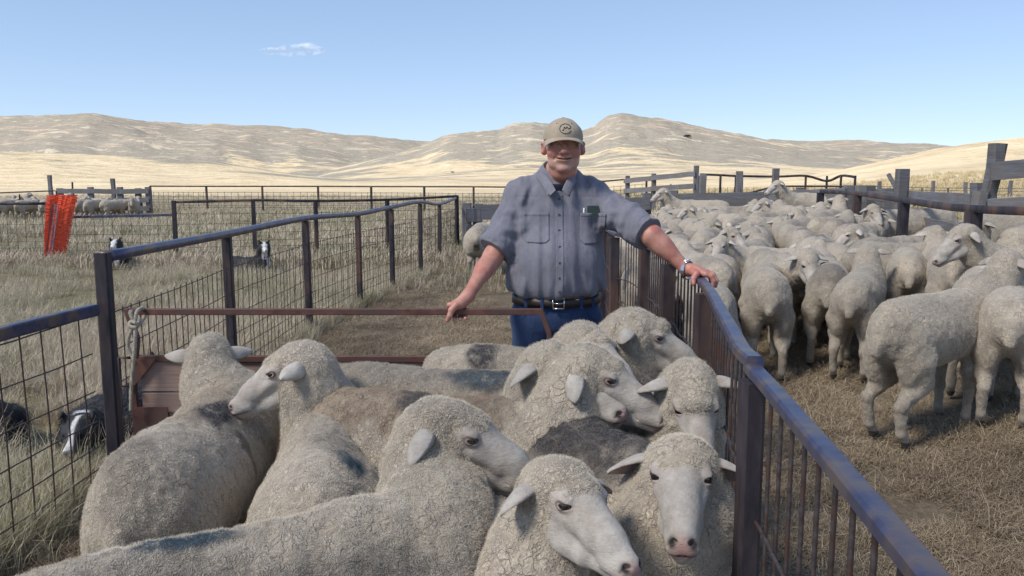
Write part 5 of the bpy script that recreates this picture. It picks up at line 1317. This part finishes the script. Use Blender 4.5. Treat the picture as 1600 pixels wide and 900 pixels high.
def place(key, x, y, yaw, scale, label, group, eyes=False):
    me, hp, HR = PR[key]; z = gz(x, y)
    if not eyes:
        o = link('sheep', me, None, (x, y, z), label, 'sheep', group); o.rotation_euler = (0, 0, R_(yaw)); o.scale = (scale,)*3; return o
    r = empty('sheep', (x, y, z), R_(yaw), label, 'sheep', group); r.scale = (scale,)*3; link('body', me, r)
    for s in (1, -1):
        e = link('eye', ME_EYE, r); e.location = hp+HR@np.array([EYE[0], s*EYE[1], EYE[2]]); e.rotation_euler = Matrix(HR.tolist()).to_euler()
    return r
GF = 'flock packed into the right hand pen'
def tail(px, d): return W(px, 300, d)[0]
# the nearest animals, each in its own pose
def near(label, px, d, yaw, **kw):
    """px,d: where the rump is; the body runs away from it along yaw"""
    scale = kw.pop('scale', 1.12); x = tail(px, d); c = (x+.50*scale*math.cos(R_(yaw)), d+.50*scale*math.sin(R_(yaw)))
    return build_sheep('sheep', (c[0], c[1], gz(*c)), R_(yaw), scale, label, 'sheep', GF, **kw)
NE = dict(woolz=.05, h=.0115, hh=.0050, fat=.74, vd=.76, neckr=.86, legwool=.9)
near('nearest sheep in the right pen, raised head, all four legs showing', 1385, 4.30, 33, scale=1.13, seed=31, h=.0088, hh=.0040, woolz=.05, fat=.76, vd=.77, neckr=.82, legwool=.9, fuzz=60000, **head_at(.62, -.03, .84, -4, 14), legs=(.02, -.02, .03, -.03), ear=(.35, .0))
near('sheep with its rump against the fence rail just right of the hand', 1128, 5.35, 82, scale=1.12, seed=32, fuzz=20000, **head_at(.66, .1, .66, 20, 24), **NE, grime=[((-.5, 0, .5), (.1, .1, .1), .5)])
near('round rumped sheep seen straight from behind, second from the fence rail', 1211, 5.75, 76, scale=1.15, seed=33, fuzz=25000, **head_at(.68, -.1, .64, -15, 28), **NE, legs=(.03, -.02, 0, 0))
near('sheep third from the rail with a dirty rump, right of the round one', 1303, 6.0, 68, scale=1.10, seed=34, fuzz=20000, **head_at(.62, .14, .68, 60, 20), **NE, grime=[((-.35, 0, .7), (.25, .2, .15), .6)])
near('slim sheep with head up, just left of the nearest one', 1338, 5.6, 60, scale=1.06, seed=35, fuzz=20000, **head_at(.60, .02, .80, 5, 18), **NE, ear=(.1, .1))
near('sheep right of the nearest one, seen from behind under a turned head', 1538, 4.95, 58, scale=1.10, seed=36, fuzz=25000, **head_at(.64, -.1, .70, -20, 22), **NE)
near('sheep cut by the right edge, only a flank and hind leg in view', 1598, 4.35, 60, scale=1.10, seed=37, fuzz=25000, **head_at(.64, 0, .74, 0, 22), **NE)
near('sheep in left profile with grey muzzle at the right edge', 1800, 5.85, 172, scale=1.14, seed=38, fuzz=25000, **head_at(.60, .04, .80, 14, 22), **NE, ear=(.5, .1))
near('sheep standing behind the neck of the nearest one, head hidden', 1508, 6.15, 70, scale=1.12, seed=39, fuzz=12000, **head_at(.66, .0, .76, 10, 25), **NE)
near('sheep packed in behind the round and dirty rumped ones, head out of sight', 1262, 6.75, 74, scale=1.05, seed=43, **head_at(.66, .1, .62, 10, 26), **NE)
near('sheep half hidden behind the nearest one, its back showing above that rump', 1430, 6.55, 66, scale=1.08, seed=44, **head_at(.66, -.1, .64, -10, 26), **NE)
near('sheep at the right edge between the grey muzzled one and the nearest rumps', 1600, 5.9, 70, scale=1.04, seed=45, **head_at(.66, .0, .62, 0, 26), **NE)
# the rest of the flock in rows
seen = set()
rg = np.random.RandomState(11)
def pen_right(y): return float(np.interp(y, [5, 6.6, 9.5, 12, 14.2, 16.5], [4.1, 3.75, 4.55, 5.05, 5.4, 5.2]))-.30
KEYS = [('ahead', .28), ('low', .36), ('left', .13), ('right', .12), ('back', .03), ('up', .08)]
LB = {'ahead': 'looking straight ahead', 'low': 'with lowered head', 'left': 'head turned left', 'right': 'head turned right', 'back': 'looking back', 'up': 'holding its head high'}
def heading(yaw):
    a = (yaw+360) % 360
    return 'rear view' if 45 <= a < 135 else 'in left profile' if 135 <= a < 225 else 'facing us' if 225 <= a < 315 else 'in right profile'
def label(yaw, k, zone, side, x, y): return f'sheep {heading(yaw)} {LB[k]}, {zone} row {side}' if 'fence' in side else f'sheep {heading(yaw)} {LB[k]}, {zone} row, {side}'
row = 0; y = 7.45
while y < 16.4:
    x0 = rail_at(y)+.38; x1 = pen_right(y); n = int((x1-x0)/.60)+1; zone = ['front', 'second', 'third', 'fourth', 'fifth', 'sixth', 'seventh', 'eighth', 'ninth', 'tenth', 'eleventh', 'last', 'last'][row]
    for i in range(n):
        if n < 2: continue
        x = x0+(x1-x0)*(i+(.25 if row % 2 else 0))/(n-.75)+rg.randn()*.05; yy = y+rg.randn()*.13
        k = rg.choice([a for a, _ in KEYS], p=[b_ for _, b_ in KEYS]); yaw = 76+rg.randn()*26
        if rg.rand() < .26: yaw = rg.choice([175, 5, 200, 150, -20, -80, 30])+rg.randn()*12
        side = 'by the alley fence' if i == 0 else 'by the pipe fence' if i == n-1 else 'left of the middle' if i < n/2 else 'right of the middle'
        lb = label(yaw, k, zone, side, x, yy)
        while lb in seen: lb = lb.replace('sheep ', 'slightly smaller sheep ', 1) if 'smaller' not in lb else lb.replace('slightly smaller', 'smallest')
        place(k, x, yy, yaw, (1.03+.11*rg.rand())*(.94 if 'smaller' in lb else 1), lb, GF, eyes=y < 9); seen.add(lb)
    y += .74 if row < 3 else .80; row += 1
place('up', tail(1112, 16.8)-.2, 16.9, 168, 1.26, 'large sheep raising its head at the far left corner of the crowded pen', GF)
place('up', tail(1270, 16.0), 15.8, 172, 1.24, 'sheep with raised head against the planks at the far end of the pen', GF)
# outside the pens
GO = 'sheep outside the right hand pen'
place('left', 4.62+.5, 10.6, 196, 1.10, 'sheep beyond the pipe fence turning its head left', GO)
place('low', *w2(1440, 10.8), 195, 1.14, 'pale rump of a sheep beyond the pipe fence, right of a steel post', GO)
build_sheep('sheep', (*w2(1590, 8.2), gz(*w2(1590, 8.2))+.02), R_(8), 1.22, 'shaggy long woolled sheep beyond the fence at the right edge', 'sheep', GO, h=.009, hh=.005, seed=41, fuzz=26000, fuzzlen=.045, grime=[((0, 0, .3), (.5, .3, .12), .9)], **head_at(.66, 0, .72, 0, 30))
place('low', *w2(1660, 7.0), 10, 1.2, 'second shaggy sheep at the very right edge beyond the fence', GO)
build_sheep('sheep', (tail(745, 12.9), 13.4, 0), R_(88), 1.12, 'sheep standing alone in the alley behind the man, seen from the rear', 'sheep', None, h=.009, hh=.005, seed=42, rump=.0, fuzz=15000, grime=[((-.5, 0, .42), (.1, .06, .14), 1.), ((-.1, 0, .72), (.3, .2, .1), .3)], **head_at(.66, -.16, .66, -30, 40))
# far left flock
GL = 'distant flock at the far left'
fl = [(-30, 31.5, 'ahead', 175), (8, 30.5, 'right', 95), (28, 32.0, 'low', 160), (40, 30.2, 'left', 80), (58, 31, 'ahead', 20), (72, 30.4, 'low', 100), (15, 33, 'up', 30), (50, 33, 'left', 200), (105, 32.5, 'low', 170),
      (126, 31.0, 'low', 100), (146, 30.4, 'right', 80), (160, 32, 'left', 160), (176, 30.6, 'low', 60), (190, 31.5, 'right', 20), (208, 30.6, 'ahead', -70), (138, 33.2, 'up', 190)]
for i, (p, d, k, a) in enumerate(fl):
    lb = ({-30: 'distant sheep cut by the left edge of the picture', 8: 'distant sheep nearest the left edge with its rump turned', 28: 'distant sheep with lowered head at the far left of the flock', 40: 'distant sheep turning its head left, third before the orange netting', 58: 'distant sheep in right profile just left of the orange netting', 72: 'distant sheep touching the left side of the orange netting', 15: 'distant sheep with raised head behind the far left animals', 50: 'distant sheep at the back left of the orange netting'}[p] if p < 90 else {105: 'distant sheep half hidden behind the orange netting', 126: 'distant sheep immediately right of the orange netting', 146: 'distant sheep second from the orange netting, rump turned', 160: 'distant sheep deeper in the flock before the grey board fence, turned left', 176: 'distant sheep with lowered head before the grey board fence', 190: 'distant sheep second from the right end of the far left flock', 208: 'rightmost sheep of the far left flock, facing the viewer by the last board post', 138: 'distant sheep with raised head at the back of the far left flock'}[p])
    place(k, *w2(p, d), a, 1.10, lb, GL)
# ------------------------------------------------------------------ dogs
def dog_material():
    m, nt, b, out = mat_new('collie_coat'); N = NT(nt)
    co = N.n('TexCoord').outputs['Object']; n1 = N.noise(N.coord('Object', (1, 1, .5)), 60, 5, .7).outputs[0]
    black = N.ramp(n1, [(.3, (.010, .010, .012)), (.7, (.032, .030, .034))]); white = N.ramp(n1, [(.3, (.42, .39, .36)), (.6, (.72, .70, .67))])
    c = N.mix(N.attr('white'), black, white); c = N.mix(N.attr('pinkish'), c, (.50, .20, .17)); c = N.mix(N.attr('nose'), c, (.012, .012, .013))
    N.l(c, b.inputs['Base Color']); b.inputs['Roughness'].default_value = .7
    N.l(N.bump(n1, .8, .01), b.inputs['Normal']); return m
M_DOG = dog_material()
def build_dog(loc, yaw, label, pose, h=.007, blaze=.012, tongue=False, headdir=(1, 0, -.15), fuzz=9000, facewhite=0.0, scale=1.0, headoff=(0, 0, 0), sink=0.0):
    if pose == 'sit': hp = np.array([.20, 0, .52]); chest = (.12, 0, .33); rump = (-.14, 0, .14)
    elif pose == 'lie': hp = np.array([.36, 0, .30]); chest = (.18, 0, .17); rump = (-.24, 0, .15)
    else: hp = np.array([.36, 0, .56]); chest = (.20, 0, .40); rump = (-.24, 0, .41)
    hp = hp+np.array(headoff); HR = frame(headdir)
    def f(P):
        d = ell(P, chest, (.15, .105, .135)); d = smin(d, cone(P, chest, rump, .115, .105), .05); d = smin(d, ell(P, rump, (.13, .115, .125)), .04)
        d = smin(d, cone(P, np.array(chest)+[.06, 0, .06], hp-HR[:, 0]*.03, .095, .070), .05)
        for s in (1, -1):
            if pose == 'sit':
                d = smin(d, cone(P, (.15, s*.065, .30), (.19, s*.07, .04), .045, .024), .03); d = smin(d, cone(P, (.19, s*.07, .025), (.235, s*.07, .020), .026, .022), .02)
                d = smin(d, cone(P, (-.12, s*.09, .16), (.03, s*.12, .10), .075, .05), .03); d = smin(d, cone(P, (.03, s*.12, .08), (-.06, s*.12, .03), .04, .028), .02); d = smin(d, cone(P, (-.06, s*.12, .025), (.06, s*.12, .022), .026, .024), .02)
            elif pose == 'lie':
                d = smin(d, cone(P, (.16, s*.09, .14), (.22, s*.09, .035), .05, .032), .03); d = smin(d, cone(P, (.22, s*.09, .03), (.42, s*.08, .025), .030, .026), .02)
                d = smin(d, cone(P, (-.22, s*.11, .14), (-.08, s*.14, .08), .08, .045), .03); d = smin(d, cone(P, (-.20, s*.14, .03), (-.02, s*.15, .025), .03, .026), .02)
            else:
                d = smin(d, cone(P, (.20, s*.07, .34), (.20, s*.07, .05), .045, .022), .03); d = smin(d, cone(P, (.20, s*.07, .02), (.24, s*.07, .018), .024, .022), .02)
                d = smin(d, cone(P, (-.27, s*.08, .40), (-.22, s*.08, .26), .075, .045), .03); d = smin(d, cone(P, (-.22, s*.08, .26), (-.33, s*.08, .17), .036, .024), .02); d = smin(d, cone(P, (-.33, s*.08, .17), (-.30, s*.08, .03), .023, .021), .02); d = smin(d, cone(P, (-.30, s*.08, .02), (-.26, s*.08, .018), .024, .022), .02)
        t0 = np.array(rump)+[-.11, 0, .0]; t1 = t0+[-.14, .03, -.07 if pose != 'sit' else -.08]; t1[2] = max(t1[2], .05); t2 = t1+[-.12, .05, -.02]; t2[2] = max(t2[2], .045)
        d = smin(d, cone(P, t0, t1, .04, .042), .03); d = smin(d, cone(P, t1, t2, .042, .018), .03)
        H = (P-hp.astype(np.float32))@HR.astype(np.float32); Hm = H.copy(); Hm[:, 1] = np.abs(Hm[:, 1])
        k = ell(Hm, (.02, 0, .01), (.075, .062, .060)); k = smin(k, cone(Hm, (.06, 0, -.015), (.150, 0, -.028), .038, .022), .025); k = smin(k, cone(Hm, (.05, 0, -.040), (.135, 0, -.047), .028, .014), .012)
        k = smax(k, -ell(Hm, (.075, .036, .014), (.012, .012, .010)), .006); k = smin(k, sph(Hm, (.170, 0, -.018), .0125), .006)
        k = smin(k, ell(Hm, (-.01, .050, -.02), (.05, .03, .05)), .03)
        e = cone(Hm, (-.012, .044, .045), (-.006, .066, .098), .026, .008, ((1, 0, 0), .45)); e = smin(e, cone(Hm, (-.006, .066, .098), (.018, .072, .082), .010, .006), .01); k = smin(k, e, .012)
        d = smin(d, k, .04); return d
    lo = np.minimum([-.72, -.24, -.01], hp-.22); hi = np.maximum([.50, .24, .5], hp+.24)
    V, F = mesh_sdf(f, lo, hi, h)
    e1 = V[F[:, 1]]-V[F[:, 0]]; e2 = V[F[:, 3]]-V[F[:, 0]]; cr = np.cross(e1, e2); N_ = np.zeros_like(V)
    for k in range(4):
        for a in range(3): N_[:, a] += np.bincount(F[:, k], cr[:, a], len(V))
    N_ /= np.linalg.norm(N_, axis=1)[:, None]+1e-12
    H = (V-hp)@HR; face = smoothstep(-.02, .02, H[:, 0])
    inhead = np.linalg.norm(V-hp-HR[:, 0]*.05, axis=1) < .16
    V = V+N_*((fbm(V, 26, 3, 2)*.007+vnoise(V*[1, 1, .5], 70, 6)*.004)*(1-.8*inhead))[:, None]
    ay = np.abs(H[:, 1]); wb = smoothstep(blaze+.008, blaze, ay-(.010+.045*(facewhite > 0))*smoothstep(.09, .15, H[:, 0])*(1+facewhite*2)+.0)*(H[:, 0] > -.05)*inhead
    if facewhite: wb = np.maximum(wb, smoothstep(.045, .03, ay)*smoothstep(.0, .03, H[:, 0]+.03)*(H[:, 2] < .055)*inhead)
    ch = smoothstep(*((.05, .02) if pose == 'lie' else (.09, .05)), np.abs(V[:, 1]))*smoothstep(chest[0]+.02, chest[0]+.07, V[:, 0])*(~inhead)
    paws = smoothstep(.10, .06, V[:, 2])*(V[:, 0] > -.05)
    ruff = smoothstep(.13, .10, np.linalg.norm(V-(hp-HR[:, 0]*.06-[0, 0, .07]), axis=1))*.0
    eye = np.exp(-(((H[:, 0]-.073)/.010)**2+((ay-.034)/.010)**2+((H[:, 2]-.014)/.008)**2))
    nose = np.clip(np.exp(-((np.linalg.norm(H-[.174, 0, -.017], axis=1))/.011)**2)*1.4+eye*1.2, 0, 1)
    at = dict(white=np.clip(np.maximum.reduce([wb, ch, paws]), 0, 1), nose=nose, wool=np.where(inhead & (H[:, 0] > .02), 0, 1.), pinkish=np.zeros(len(V)), grime=0, rust=0, stain=0, paint=0)
    at = {k: np.broadcast_to(v, (len(V),)) for k, v in at.items()}
    z = gz(*loc)-sink; r = empty('dog', (loc[0], loc[1], z), R_(yaw), label, 'dog', 'black and white sheepdogs'); r.scale = (scale,)*3
    link('body', mkmesh('dog_body', V, F, M_DOG, True, at), r)
    if tongue:
        mb = MB(); c = hp+HR@np.array([.135, 0, -.052]); q = [c+HR@np.array([x_, 0, z_]) for x_, z_ in ((-.03, .0), (.0, -.004), (.018, -.022), (.020, -.045))]; mb.tube(q, [.012, .013, .013, .009], 8)
        mt = simple_mat('tongue', (.45, .14, .13), (.55, .2, .18), .4, 30); mb.build('tongue', mt, r, True)
    if fuzz:
        n = fuzz; rs = np.random.RandomState(5); ar = np.linalg.norm(cr, axis=1)*(at['wool'][F[:, 0]] > .5); fi = rs.choice(len(F), n, p=ar/ar.sum())
        P = V[F[fi, 0]]; Nn = N_[F[fi, 0]]; dn = Nn*.5+np.array([-.5, 0, -.5])+rs.randn(n, 3)*.25; L = .030*(.5+rs.rand(n, 1))
        pts = np.stack([P, P+dn*L*.5, P+(dn+[-.1, 0, -.4])*L], 1); cu = bpy.data.hair_curves.new('coat'); cu.add_curves([3]*n); cu.attributes['position'].data.foreach_set('vector', pts.astype(np.float32).ravel())
        ra = cu.attributes.get('radius') or cu.attributes.new('radius', 'FLOAT', 'POINT'); ra.data.foreach_set('value', np.tile(np.array([.0005, .0005, .0002], np.float32), n))
        x = cu.attributes.new('white', 'FLOAT', 'CURVE'); x.data.foreach_set('value', at['white'][F[fi, 0]].astype(np.float32)); cu.materials.append(M_DOG); link('coat', cu, r)
    return r
def dpos(px, d): return w2(px, d)
build_dog(dpos(120, 4.5), -72, 'black dog with a narrow white blaze crouching behind the wire at lower left', 'lie', headdir=(.9, -.15, -.12), headoff=(-.02, .0, -.05), blaze=.006, scale=1.15, sink=.06, h=.006)
build_dog(dpos(180, 4.7), 85, 'black dog lying right of the blazed one, half hidden by the tall steel post', 'lie', scale=1.12)
build_dog((dpos(-75, 4.7)[0], 4.7), 140, 'black dog at the very left edge behind the wire mesh', 'lie', scale=1.1, headoff=(-.05, 0, -.03))
build_dog(dpos(188, 14.3), -82, 'distant dog with a mostly white face and its tongue out, resting above the bent rail', 'lie', headoff=(-.03, 0, .10), headdir=(1, 0, -.02), tongue=True, facewhite=1., blaze=.02, scale=1.28, sink=.08)
build_dog((dpos(386, 13.6)[0], 13.6), -25, 'distant black and white dog resting by the second steel post, head to the right', 'lie', headdir=(.75, -.65, -.05), blaze=.014, facewhite=.6, scale=1.22, sink=.08, headoff=(-.06, -.04, .12))
# ------------------------------------------------------------------ grass, straw and litter
def blade_mat(name, stops, sc=3.0):
    m, nt, b, out = mat_new(name); N = NT(nt)
    oi = N.n('ObjectInfo'); geo = N.n('NewGeometry')
    r = N.math('FRACT', N.math('ADD', oi.outputs['Random'], N.math('MULTIPLY', N.attr('tone'), 1.)))
    loc = N.n('VectorMath', operation='SCALE'); loc.inputs[3].default_value = 1.0; N.l(geo.outputs['Position'], loc.inputs[0])
    patch = N.noise(loc.outputs[0], .45, 4, .6).outputs[0]
    c = N.ramp(N.math('ADD', N.math('MULTIPLY', r, .55), N.math('MULTIPLY_ADD', patch, 1.5, c=-.52), True), stops)
    N.l(c, b.inputs['Base Color']); b.inputs['Roughness'].default_value = .8; b.inputs['Specular IOR Level'].default_value = .15
    return m
M_GRASS = blade_mat('dry_pasture_grass', [(0., (.24, .235, .135)), (.22, (.33, .305, .19)), (.42, (.48, .42, .29)), (.64, (.62, .54, .40)), (.80, (.47, .36, .29)), (1., (.60, .51, .39))])
M_STRAW = blade_mat('trampled_straw', [(0., (.13, .095, .065)), (.35, (.25, .19, .125)), (.7, (.39, .305, .205)), (1., (.55, .455, .33))])
def tuft(seed, n, h, spread, w, flat=0.0, lean=.5):
    rg = np.random.RandomState(seed); V = []; F = []; T = []
    for i in range(n):
        a = rg.rand()*6.28; r = spread*math.sqrt(rg.rand()); p = np.array([r*math.cos(a), r*math.sin(a), 0]); L = h*(.45+.75*rg.rand())
        b = rg.rand()*6.28; d = np.array([math.cos(b), math.sin(b), 0]); s = np.array([-d[1], d[0], 0])*w*(.6+.8*rg.rand())
        k = lean*(.3+rg.rand())
        if rg.rand() < flat:
            p1 = p+d*L*.5+[0, 0, .010+.03*rg.rand()]; p2 = p+d*L+np.array([rg.randn()*.1*L, rg.randn()*.1*L, .004+.03*rg.rand()]); p = p+[0, 0, .004+.02*rg.rand()]
        else:
            p1 = p+d*L*k*.35+[0, 0, L*.55]; p2 = p+d*L*k*1.0+[0, 0, L*(1-.25*k)]
        m = len(V); t = rg.rand(); V += [p-s, p+s, p1+s*.8, p1-s*.8, p2]; F += [(m, m+1, m+2, m+3), (m+3, m+2, m+4)]; T += [t]*5
    return mkmesh('tuft', np.array(V), F, None, False, dict(tone=np.array(T)))
def scatter(name, pts, variants, mat, smin, smax, seed, label=None):
    """a mesh of points that instances the tuft meshes, by geometry nodes"""
    me = bpy.data.meshes.new(name); me.vertices.add(len(pts)); me.vertices.foreach_set('co', np.asarray(pts, np.float32).ravel())
    at = me.attributes.new('pick', 'INT', 'POINT'); rg = np.random.RandomState(seed)
    at.data.foreach_set('value', rg.randint(0, len(variants), len(pts)).astype(np.int32))
    sa = me.attributes.new('size', 'FLOAT', 'POINT'); sa.data.foreach_set('value', (smin+(smax-smin)*rg.rand(len(pts))**1.5).astype(np.float32))
    ra = me.attributes.new('turn', 'FLOAT_VECTOR', 'POINT'); ra.data.foreach_set('vector', np.stack([rg.randn(len(pts))*.15, rg.randn(len(pts))*.15, rg.rand(len(pts))*6.28], 1).astype(np.float32).ravel())
    o = link(name, me, kind='stuff')
    if label: o['label'] = label
    ng = bpy.data.node_groups.new(name, 'GeometryNodeTree'); ng.interface.new_socket('Geometry', in_out='INPUT', socket_type='NodeSocketGeometry'); ng.interface.new_socket('Geometry', in_out='OUTPUT', socket_type='NodeSocketGeometry')
    gi = ng.nodes.new('NodeGroupInput'); go = ng.nodes.new('NodeGroupOutput'); iop = ng.nodes.new('GeometryNodeInstanceOnPoints'); join = ng.nodes.new('GeometryNodeGeometryToInstance')
    iop.inputs['Pick Instance'].default_value = True
    for v in variants[::-1]:
        v.materials.clear(); v.materials.append(mat)
        ob = bpy.data.objects.new('tuft', v); oi = ng.nodes.new('GeometryNodeObjectInfo'); oi.inputs['Object'].default_value = ob; oi.inputs['As Instance'].default_value = True
        ng.links.new(oi.outputs['Geometry'], join.inputs[0])
    def attr(n, t):
        a = ng.nodes.new('GeometryNodeInputNamedAttribute'); a.data_type = t; a.inputs[0].default_value = n; return a.outputs[0]
    ng.links.new(gi.outputs[0], iop.inputs['Points']); ng.links.new(join.outputs[0], iop.inputs['Instance'])
    # each object info is already an instance: join them as instances
    ng.links.new(attr('pick', 'INT'), iop.inputs['Instance Index']); ng.links.new(attr('size', 'FLOAT'), iop.inputs['Scale'])
    e2r = ng.nodes.new('FunctionNodeEulerToRotation'); ng.links.new(attr('turn', 'FLOAT_VECTOR'), e2r.inputs[0]); ng.links.new(e2r.outputs[0], iop.inputs['Rotation'])
    ng.links.new(iop.outputs[0], go.inputs[0])
    md = o.modifiers.new('scatter', 'NODES'); md.node_group = ng
    return o
def field(n, y0, y1, left, right, seed, keep=None):
    """points with density falling with distance inside the view wedge"""
    rg = np.random.RandomState(seed); u = rg.rand(n*2); y = y0*(y1/y0)**u; xl = left(y); xr = right(y); x = xl+(xr-xl)*rg.rand(n*2)
    P = np.stack([x, y, np.zeros_like(x)], 1)
    m = np.ones(len(P), bool) if keep is None else keep(P)
    P = P[m][:n]; P[:, 2] = land_z(P[:, 0], P[:, 1])-.005; return P
al_x = np.array([p[0] for p in AL]); al_y = np.array([p[1] for p in AL])
lf = lambda y: np.interp(y, [1.4, 3.8]+list(al_y[1:])+[19], [-2.14, -2.04]+list(al_x[1:])+[-1.2])
GT = [tuft(i, 26, .22, .085, .0017, .25, .8) for i in range(5)]+[tuft(9+i, 10, .36, .06, .0015, .0, .6) for i in range(2)]
clump = lambda P: vnoise(P, .9, 5)+.8*vnoise(P, 3.1, 6) > -.35
scatter('pasture_grass', field(30000, 2.6, 16, lambda y: -.66*y-1.2, lambda y: lf(y)+.02, 1, clump), GT, M_GRASS, .42, .95, 1, 'dry mixed grass of the pasture left of the alley')
GB2 = [tuft(30+i, 30, .22, .16, .0050, .1, .6) for i in range(4)]
scatter('pasture_grass', field(30000, 14, 75, lambda y: -.68*y-1, lambda y: np.where(y < 18.6, -1.25, np.where(y < 19, -1.2, .72*y)), 2, lambda P: vnoise(P, .35, 15)+.6*vnoise(P, 1.3, 16) > -.3), GB2, M_GRASS, .6, 1.5, 2, 'thin dry grass on the flat beyond the pens')
# long grass along the foot of the left fences and behind the alley mesh
rg = np.random.RandomState(9); yy = 3.0+15*rg.rand(1300)**1.2; P = np.stack([lf(yy)+rg.randn(1300)*.07, yy, 0*yy], 1)
scatter('fence_line_grass', P, [tuft(50+i, 24, .24, .06, .0018, .0, .6) for i in range(4)], M_GRASS, .4, .9, 3, 'longer dry grass along the foot of the left fence')
ST = [tuft(60+i, 34, .09, .13, .0013, .99, .6) for i in range(6)]+[tuft(70, 5, .08, .06, .0012, .2, .9)]
sc1 = lambda P: vnoise(P, 1.6, 25)+.7*vnoise(P, 5, 26) > -.62
scatter('straw_litter', field(20000, 2.6, 18, lambda y: lf(y)+.05, lambda y: np.interp(y, RF[:, 1], RF[:, 0]), 4, sc1), ST, M_STRAW, .5, 1.1, 4, 'trampled straw on the floor of the alley')
scatter('straw_litter', field(30000, 1.5, 12, lambda y: np.interp(y, RF[:, 1], RF[:, 0])+.02, lambda y: np.minimum(.70*y+.8, 6), 5, sc1), ST, M_STRAW, .5, 1.1, 5, 'straw and trampled grass on the floor of the right hand pen')
scatter('straw_litter', field(5000, 1.2, 3.8, lambda y: -2.05+0*y, lambda y: np.interp(y, RF[:, 1], RF[:, 0]), 6, sc1), ST, M_STRAW, .5, 1.1, 6, 'straw under the sheep of the gathering pen')
for (px, py, s, k) in ((1345, 640, 1.2, 1), (1430, 740, .9, 2), (1360, 690, .8, 3), (1255, 760, .9, 4), (1545, 800, 1.0, 5)):
    pass
rg = np.random.RandomState(19); P = np.stack([1.0+2.2*rg.rand(90), 2.2+3.2*rg.rand(90), np.zeros(90)], 1)
scatter('dry_weeds', P, [tuft(80+i, 9, .22, .03, .0016, .0, .9) for i in range(4)], M_STRAW, .5, 1.3, 7, 'sparse dry weeds standing in the right hand pen')
P = np.stack([-1.5+2.4*rg.rand(500), 11+6.4*rg.rand(500), np.zeros(500)], 1)
scatter('dry_weeds', P, [tuft(90+i, 16, .20, .06, .003, .1, .6) for i in range(3)], M_GRASS, .5, 1.3, 8, 'low green grass at the far end of the alley')
rg = np.random.RandomState(29); P = []
while len(P) < 5200:
    x, y = rg.rand()*70+6, rg.rand()*80+19
    if abs(x) < .72*y: P.append((x, y, 0))
P = np.array(P); P[:, 2] = land_z(P[:, 0], P[:, 1])
scatter('hill_grass', P, [tuft(100+i, 26, .40, .22, .010, .0, .7) for i in range(4)], blade_mat('golden_hill_grass', [(0., (.30, .24, .13)), (.4, (.48, .39, .23)), (1., (.62, .53, .34))]), .6, 1.5, 9, 'cured golden grass on the right hand slope')
# lone juniper on the big hill
def bush(px, py, d, r, label, name='juniper_bush'):
    c = W(px, py, d); z = float(land_z(np.array([c[0]]), np.array([c[1]]))[0]); rg = np.random.RandomState(int(px)); V = []; F = []
    n = 900; u = rg.randn(n, 3); u /= np.linalg.norm(u, axis=1)[:, None]; q = u*np.array([1.3, 1, .62])*r*(.55+.45*rg.rand(n, 1))*(1+.25*vnoise(u, 2.3, int(px)))[:, None]; q[:, 2] = np.abs(q[:, 2])*1.0
    for p in q:
        a = rg.randn(3); a = nrm(a)*r*.10; b = nrm(rg.randn(3))*r*.10; m = len(V); V += [p-a, p+b, p+a, p-b]; F.append((m, m+1, m+2, m+3))
    rt = empty(name, (c[0], c[1], z), 0, label, 'bush')
    link('crown', mkmesh('bush_crown', np.array(V)+[0, 0, r*.2], F, simple_mat('juniper', (.028, .035, .022), (.06, .065, .04), .9, 2), False), rt)
    mb = MB(); mb.tube([(0, 0, -.3), (r*.05, 0, r*.3), (0, 0, r*.6)], [r*.09, r*.07, r*.04], 6); mb.build('trunk', M_WOOD, rt)
bush(1074, 224, 1150, 4.5, 'lone dark juniper on the slope of the central hill')
bush(707, 258, 700, 1.3, 'small dark bush at the foot of the central hill left of the man')
